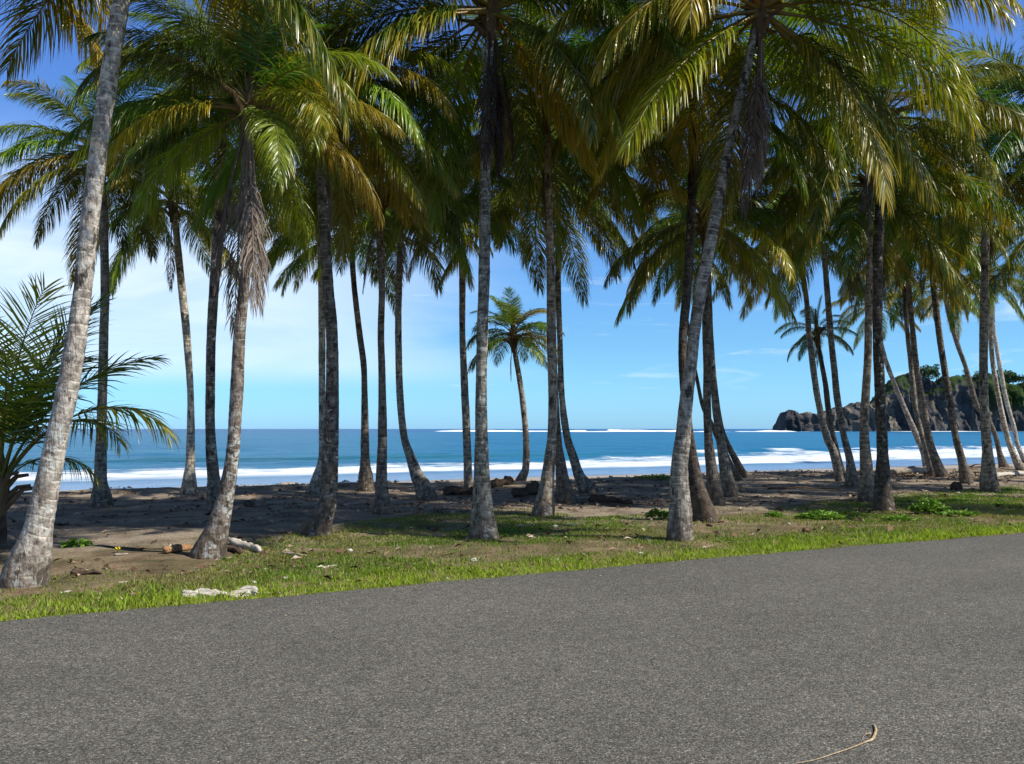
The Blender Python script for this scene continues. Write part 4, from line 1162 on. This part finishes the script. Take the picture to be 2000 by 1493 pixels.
wood('driftwood_branch', 'small grey stick lying on sand under the yellow flower', 'driftwood', (224, 1086), (250, 1084), 0.022, M['grey_wood'], 18, 0.02, 0.8, 0.8, 7)
wood('driftwood_branch', 'broken stick pile on the dirt right of the thickest trunk', 'driftwood', (138, 1124), (198, 1122), 0.035, M['dark_wood'], 19, 0.05, 1.2, 0.6, 8, branches=8, sink=0.2)
wood('driftwood_branch', 'pale forked twig in the grass right of the large ringed trunk', 'driftwood', (1372, 1071), (1392, 1067), 0.014, M['white_wood'], 20, 0.02, 0.6, 0.8, 6, branches=2)
wood('driftwood_branch', 'husk-coloured scrap at the road edge on the right', 'driftwood', (1693, 1072), (1710, 1071), 0.010, M['white_wood'], 21, 0.02, 0.6, 0.8, 6)
wood('driftwood_branch', 'dark strip laid as the trunk shadow left of the mossy-footed palm', 'driftwood', (205, 1068), (325, 1074), 0.014, M['dark_wood'], 22, 0.0, 0.5, 0.7, 6)  # thin dark tube laid along the trunk's shadow line to stand for shade
wood('driftwood_branch', 'long thin root line on the sand before the right-hand row', 'driftwood', (1500, 955), (1640, 957), 0.035, M['dark_wood'], 23, 0.01, 0.9, 0.7, 7, branches=2, sink=0.5)

def rock(name, label, cat, px_, py_, r, mat, seed, sq=(1, 0.8, 0.6), group=None):
    import bmesh
    bm = bmesh.new(); bmesh.ops.create_icosphere(bm, subdivisions=3, radius=1)
    for v in bm.verts:
        k = 1 + 0.35 * noise.fractal(v.co * 1.1 + Vector((seed * 7, 0, 0)), 0.8, 2, 4)
        v.co = Vector((v.co.x * sq[0], v.co.y * sq[1], v.co.z * sq[2])) * k * r
    me = bpy.data.meshes.new(name); bm.to_mesh(me); bm.free(); me.materials.append(mat)
    o = bpy.data.objects.new(name, me); COL.objects.link(o)
    o.location = hit(px_, py_) + Vector((0, 0, r * sq[2] * 0.45))
    o.rotation_euler.z = seed * 1.3
    return tag(o, label, cat, group)
ST = 'pale stones lying in the grass'
rock('stone', 'white angular stone in the grass below the greenish middle trunk', 'stone', 926, 1096, 0.045, M['stone'], 1, group=ST)
rock('stone', 'white stone right of the orange-footed palm, larger of two', 'stone', 1122, 1028, 0.055, M['stone'], 2, (1.2, .8, .5), group=ST)
rock('stone', 'smaller pale stone just left of the white stone near the orange-footed palm', 'stone', 1084, 1030, 0.045, M['stone'], 3, group=ST)
rock('stone', 'pale stone in the grass between the middle and the large ringed trunk', 'stone', 1090, 1095, 0.030, M['stone'], 4, (1.4, .8, .5), group=ST)
rock('stone', 'small white stone at the grass edge left of the large ringed trunk', 'stone', 1251, 1082, 0.028, M['stone'], 5, group=ST)
rock('stone', 'small pale stone in the shadow line beyond the white stone', 'stone', 1264, 1054, 0.032, M['stone'], 6, group=ST)
rock('stone', 'white pebble at the road edge below the middle trunk', 'stone', 873, 1132, 0.026, M['stone'], 7, group=ST)
rock('stone', 'pale stone in the twig scatter below the straight slim palm', 'stone', 684, 1077, 0.036, M['stone'], 8, group=ST)
rock('stone', 'pale flat chip in the grass above the white driftwood', 'stone', 496, 1138, 0.030, M['stone'], 9, (1.6, .8, .4), group=ST)
rock('stone', 'white shell-like stone in the grass right of the white driftwood', 'stone', 557, 1130, 0.026, M['stone'], 10, (1.4, .8, .5), group=ST)
rock('stone', 'pale stone in front of the low spreading leafy plant', 'stone', 1541, 1025, 0.035, M['stone'], 11, group=ST)
rock('coconut_husk', 'dark coconut husk in the dirt at right, below the spreading plant', 'coconut', 1575, 1040, 0.065, M['husk'], 12, (1, .9, .8), group='dark coconut husks on the ground')
rock('coconut_husk', 'flat dark husk near the road edge right of the large ringed trunk', 'coconut', 1515, 1062, 0.065, M['husk'], 13, (1.4, .8, .45), group='dark coconut husks on the ground')
rock('coconut_husk', 'round brown husk in the dirt beside the large ringed trunk', 'coconut', 1387, 1028, 0.060, M['husk'], 14, group='dark coconut husks on the ground')
rock('coconut_husk', 'dark husk in the grass between the white stone and the shadow line', 'coconut', 1112, 1042, 0.045, M['husk'], 15, group='dark coconut husks on the ground')
rock('tree_stump', 'black rounded stump right of the trunk hung with dead fronds', 'stump', 486, 990, 0.13, M['dark_stone'], 16, (1, .8, .8))
rock('tree_stump', 'dark broken root stump left of the rugged-footed ringed palm', 'stump', 1868, 958, 0.17, M['dark_wood'], 17, (1, .8, .9))
rock('boulder', 'small dark boulder at the left foot of the small young palm', 'rock', 994, 944, 0.14, M['dark_stone'], 18, (1, .8, .9))
rock('boulder', 'brown boulder-like root knob right of the small young palm', 'rock', 1042, 958, 0.20, M['dark_wood'], 19, (1, .8, .8))

# yellow flower on the sand
c = hit(230, 1080)
e = bpy.data.objects.new('yellow_flower', None); COL.objects.link(e); e.location = c
tag(e, 'bright yellow flower fallen on the sand between the two leftmost big trunks', 'flower')
for k in range(5):
    a = k * 1.2566 + 0.3
    dv = Vector((math.cos(a) * 0.6, math.sin(a) * 0.6, 0.75)).normalized(); sv = dv.cross(Vector((0, 0, 1))).normalized()
    b0 = Vector((0, 0, 0.025)); s = 0.042
    v = [b0, b0 + dv * s * 0.8 + sv * s * 0.5, b0 + dv * s * 1.5, b0 + dv * s * 0.8 - sv * s * 0.5]
    v = [q[:] for q in v] + [(q + Vector((0, 0, -0.003)))[:] for q in v]
    mesh_np('petal', np.array(v), [[0, 1, 2, 3], [7, 6, 5, 4], [0, 4, 5, 1], [1, 5, 6, 2], [2, 6, 7, 3], [3, 7, 4, 0]], M['yellow'], parent=e)
v, f, _ = tube([(0, 0, -0.005), (0, 0, 0.03)], [0.008, 0.012], 6)
mesh_np('calyx', np.array(v), f, M['herb'], parent=e)

# curved twig on the asphalt
def onroad(px_, py_, z=0.038):
    r = ray(px_, py_)
    return Vector((0, 0, EYE)) + r * ((z - EYE) / r.z)
tp = [(1552, 1493), (1590, 1486), (1630, 1473), (1660, 1463), (1690, 1451), (1703, 1446), (1709, 1436), (1711, 1426), (1706, 1415)]
tr_ = [0.0018, 0.0022, 0.0028, 0.003, 0.0038, 0.0068, 0.0074, 0.0068, 0.003]
P = [onroad(*q) for q in tp]; c = P[4].copy()
PP_, RR_ = catmull([q - c for q in P], tr_, 5)
v, f, _ = tube(PP_, RR_, 7, 3, 0.35)
tw = mesh_np('curved_twig', np.array(v), f, M['twig'], smooth=True); tw.location = c + Vector((0, 0, 0.003))
b0 = onroad(1701, 1434) - c; b1 = onroad(1684, 1443) - c
v, f, _ = tube([b0, (b0 + b1) / 2 + Vector((0, 0, 0.012)), b1], [0.003, 0.002, 0.0012], 5)
mesh_np('side_shoot', np.array(v), f, M['twig'], parent=tw)
tag(tw, 'pale curved twig with a thick hooked end lying on the asphalt', 'twig')
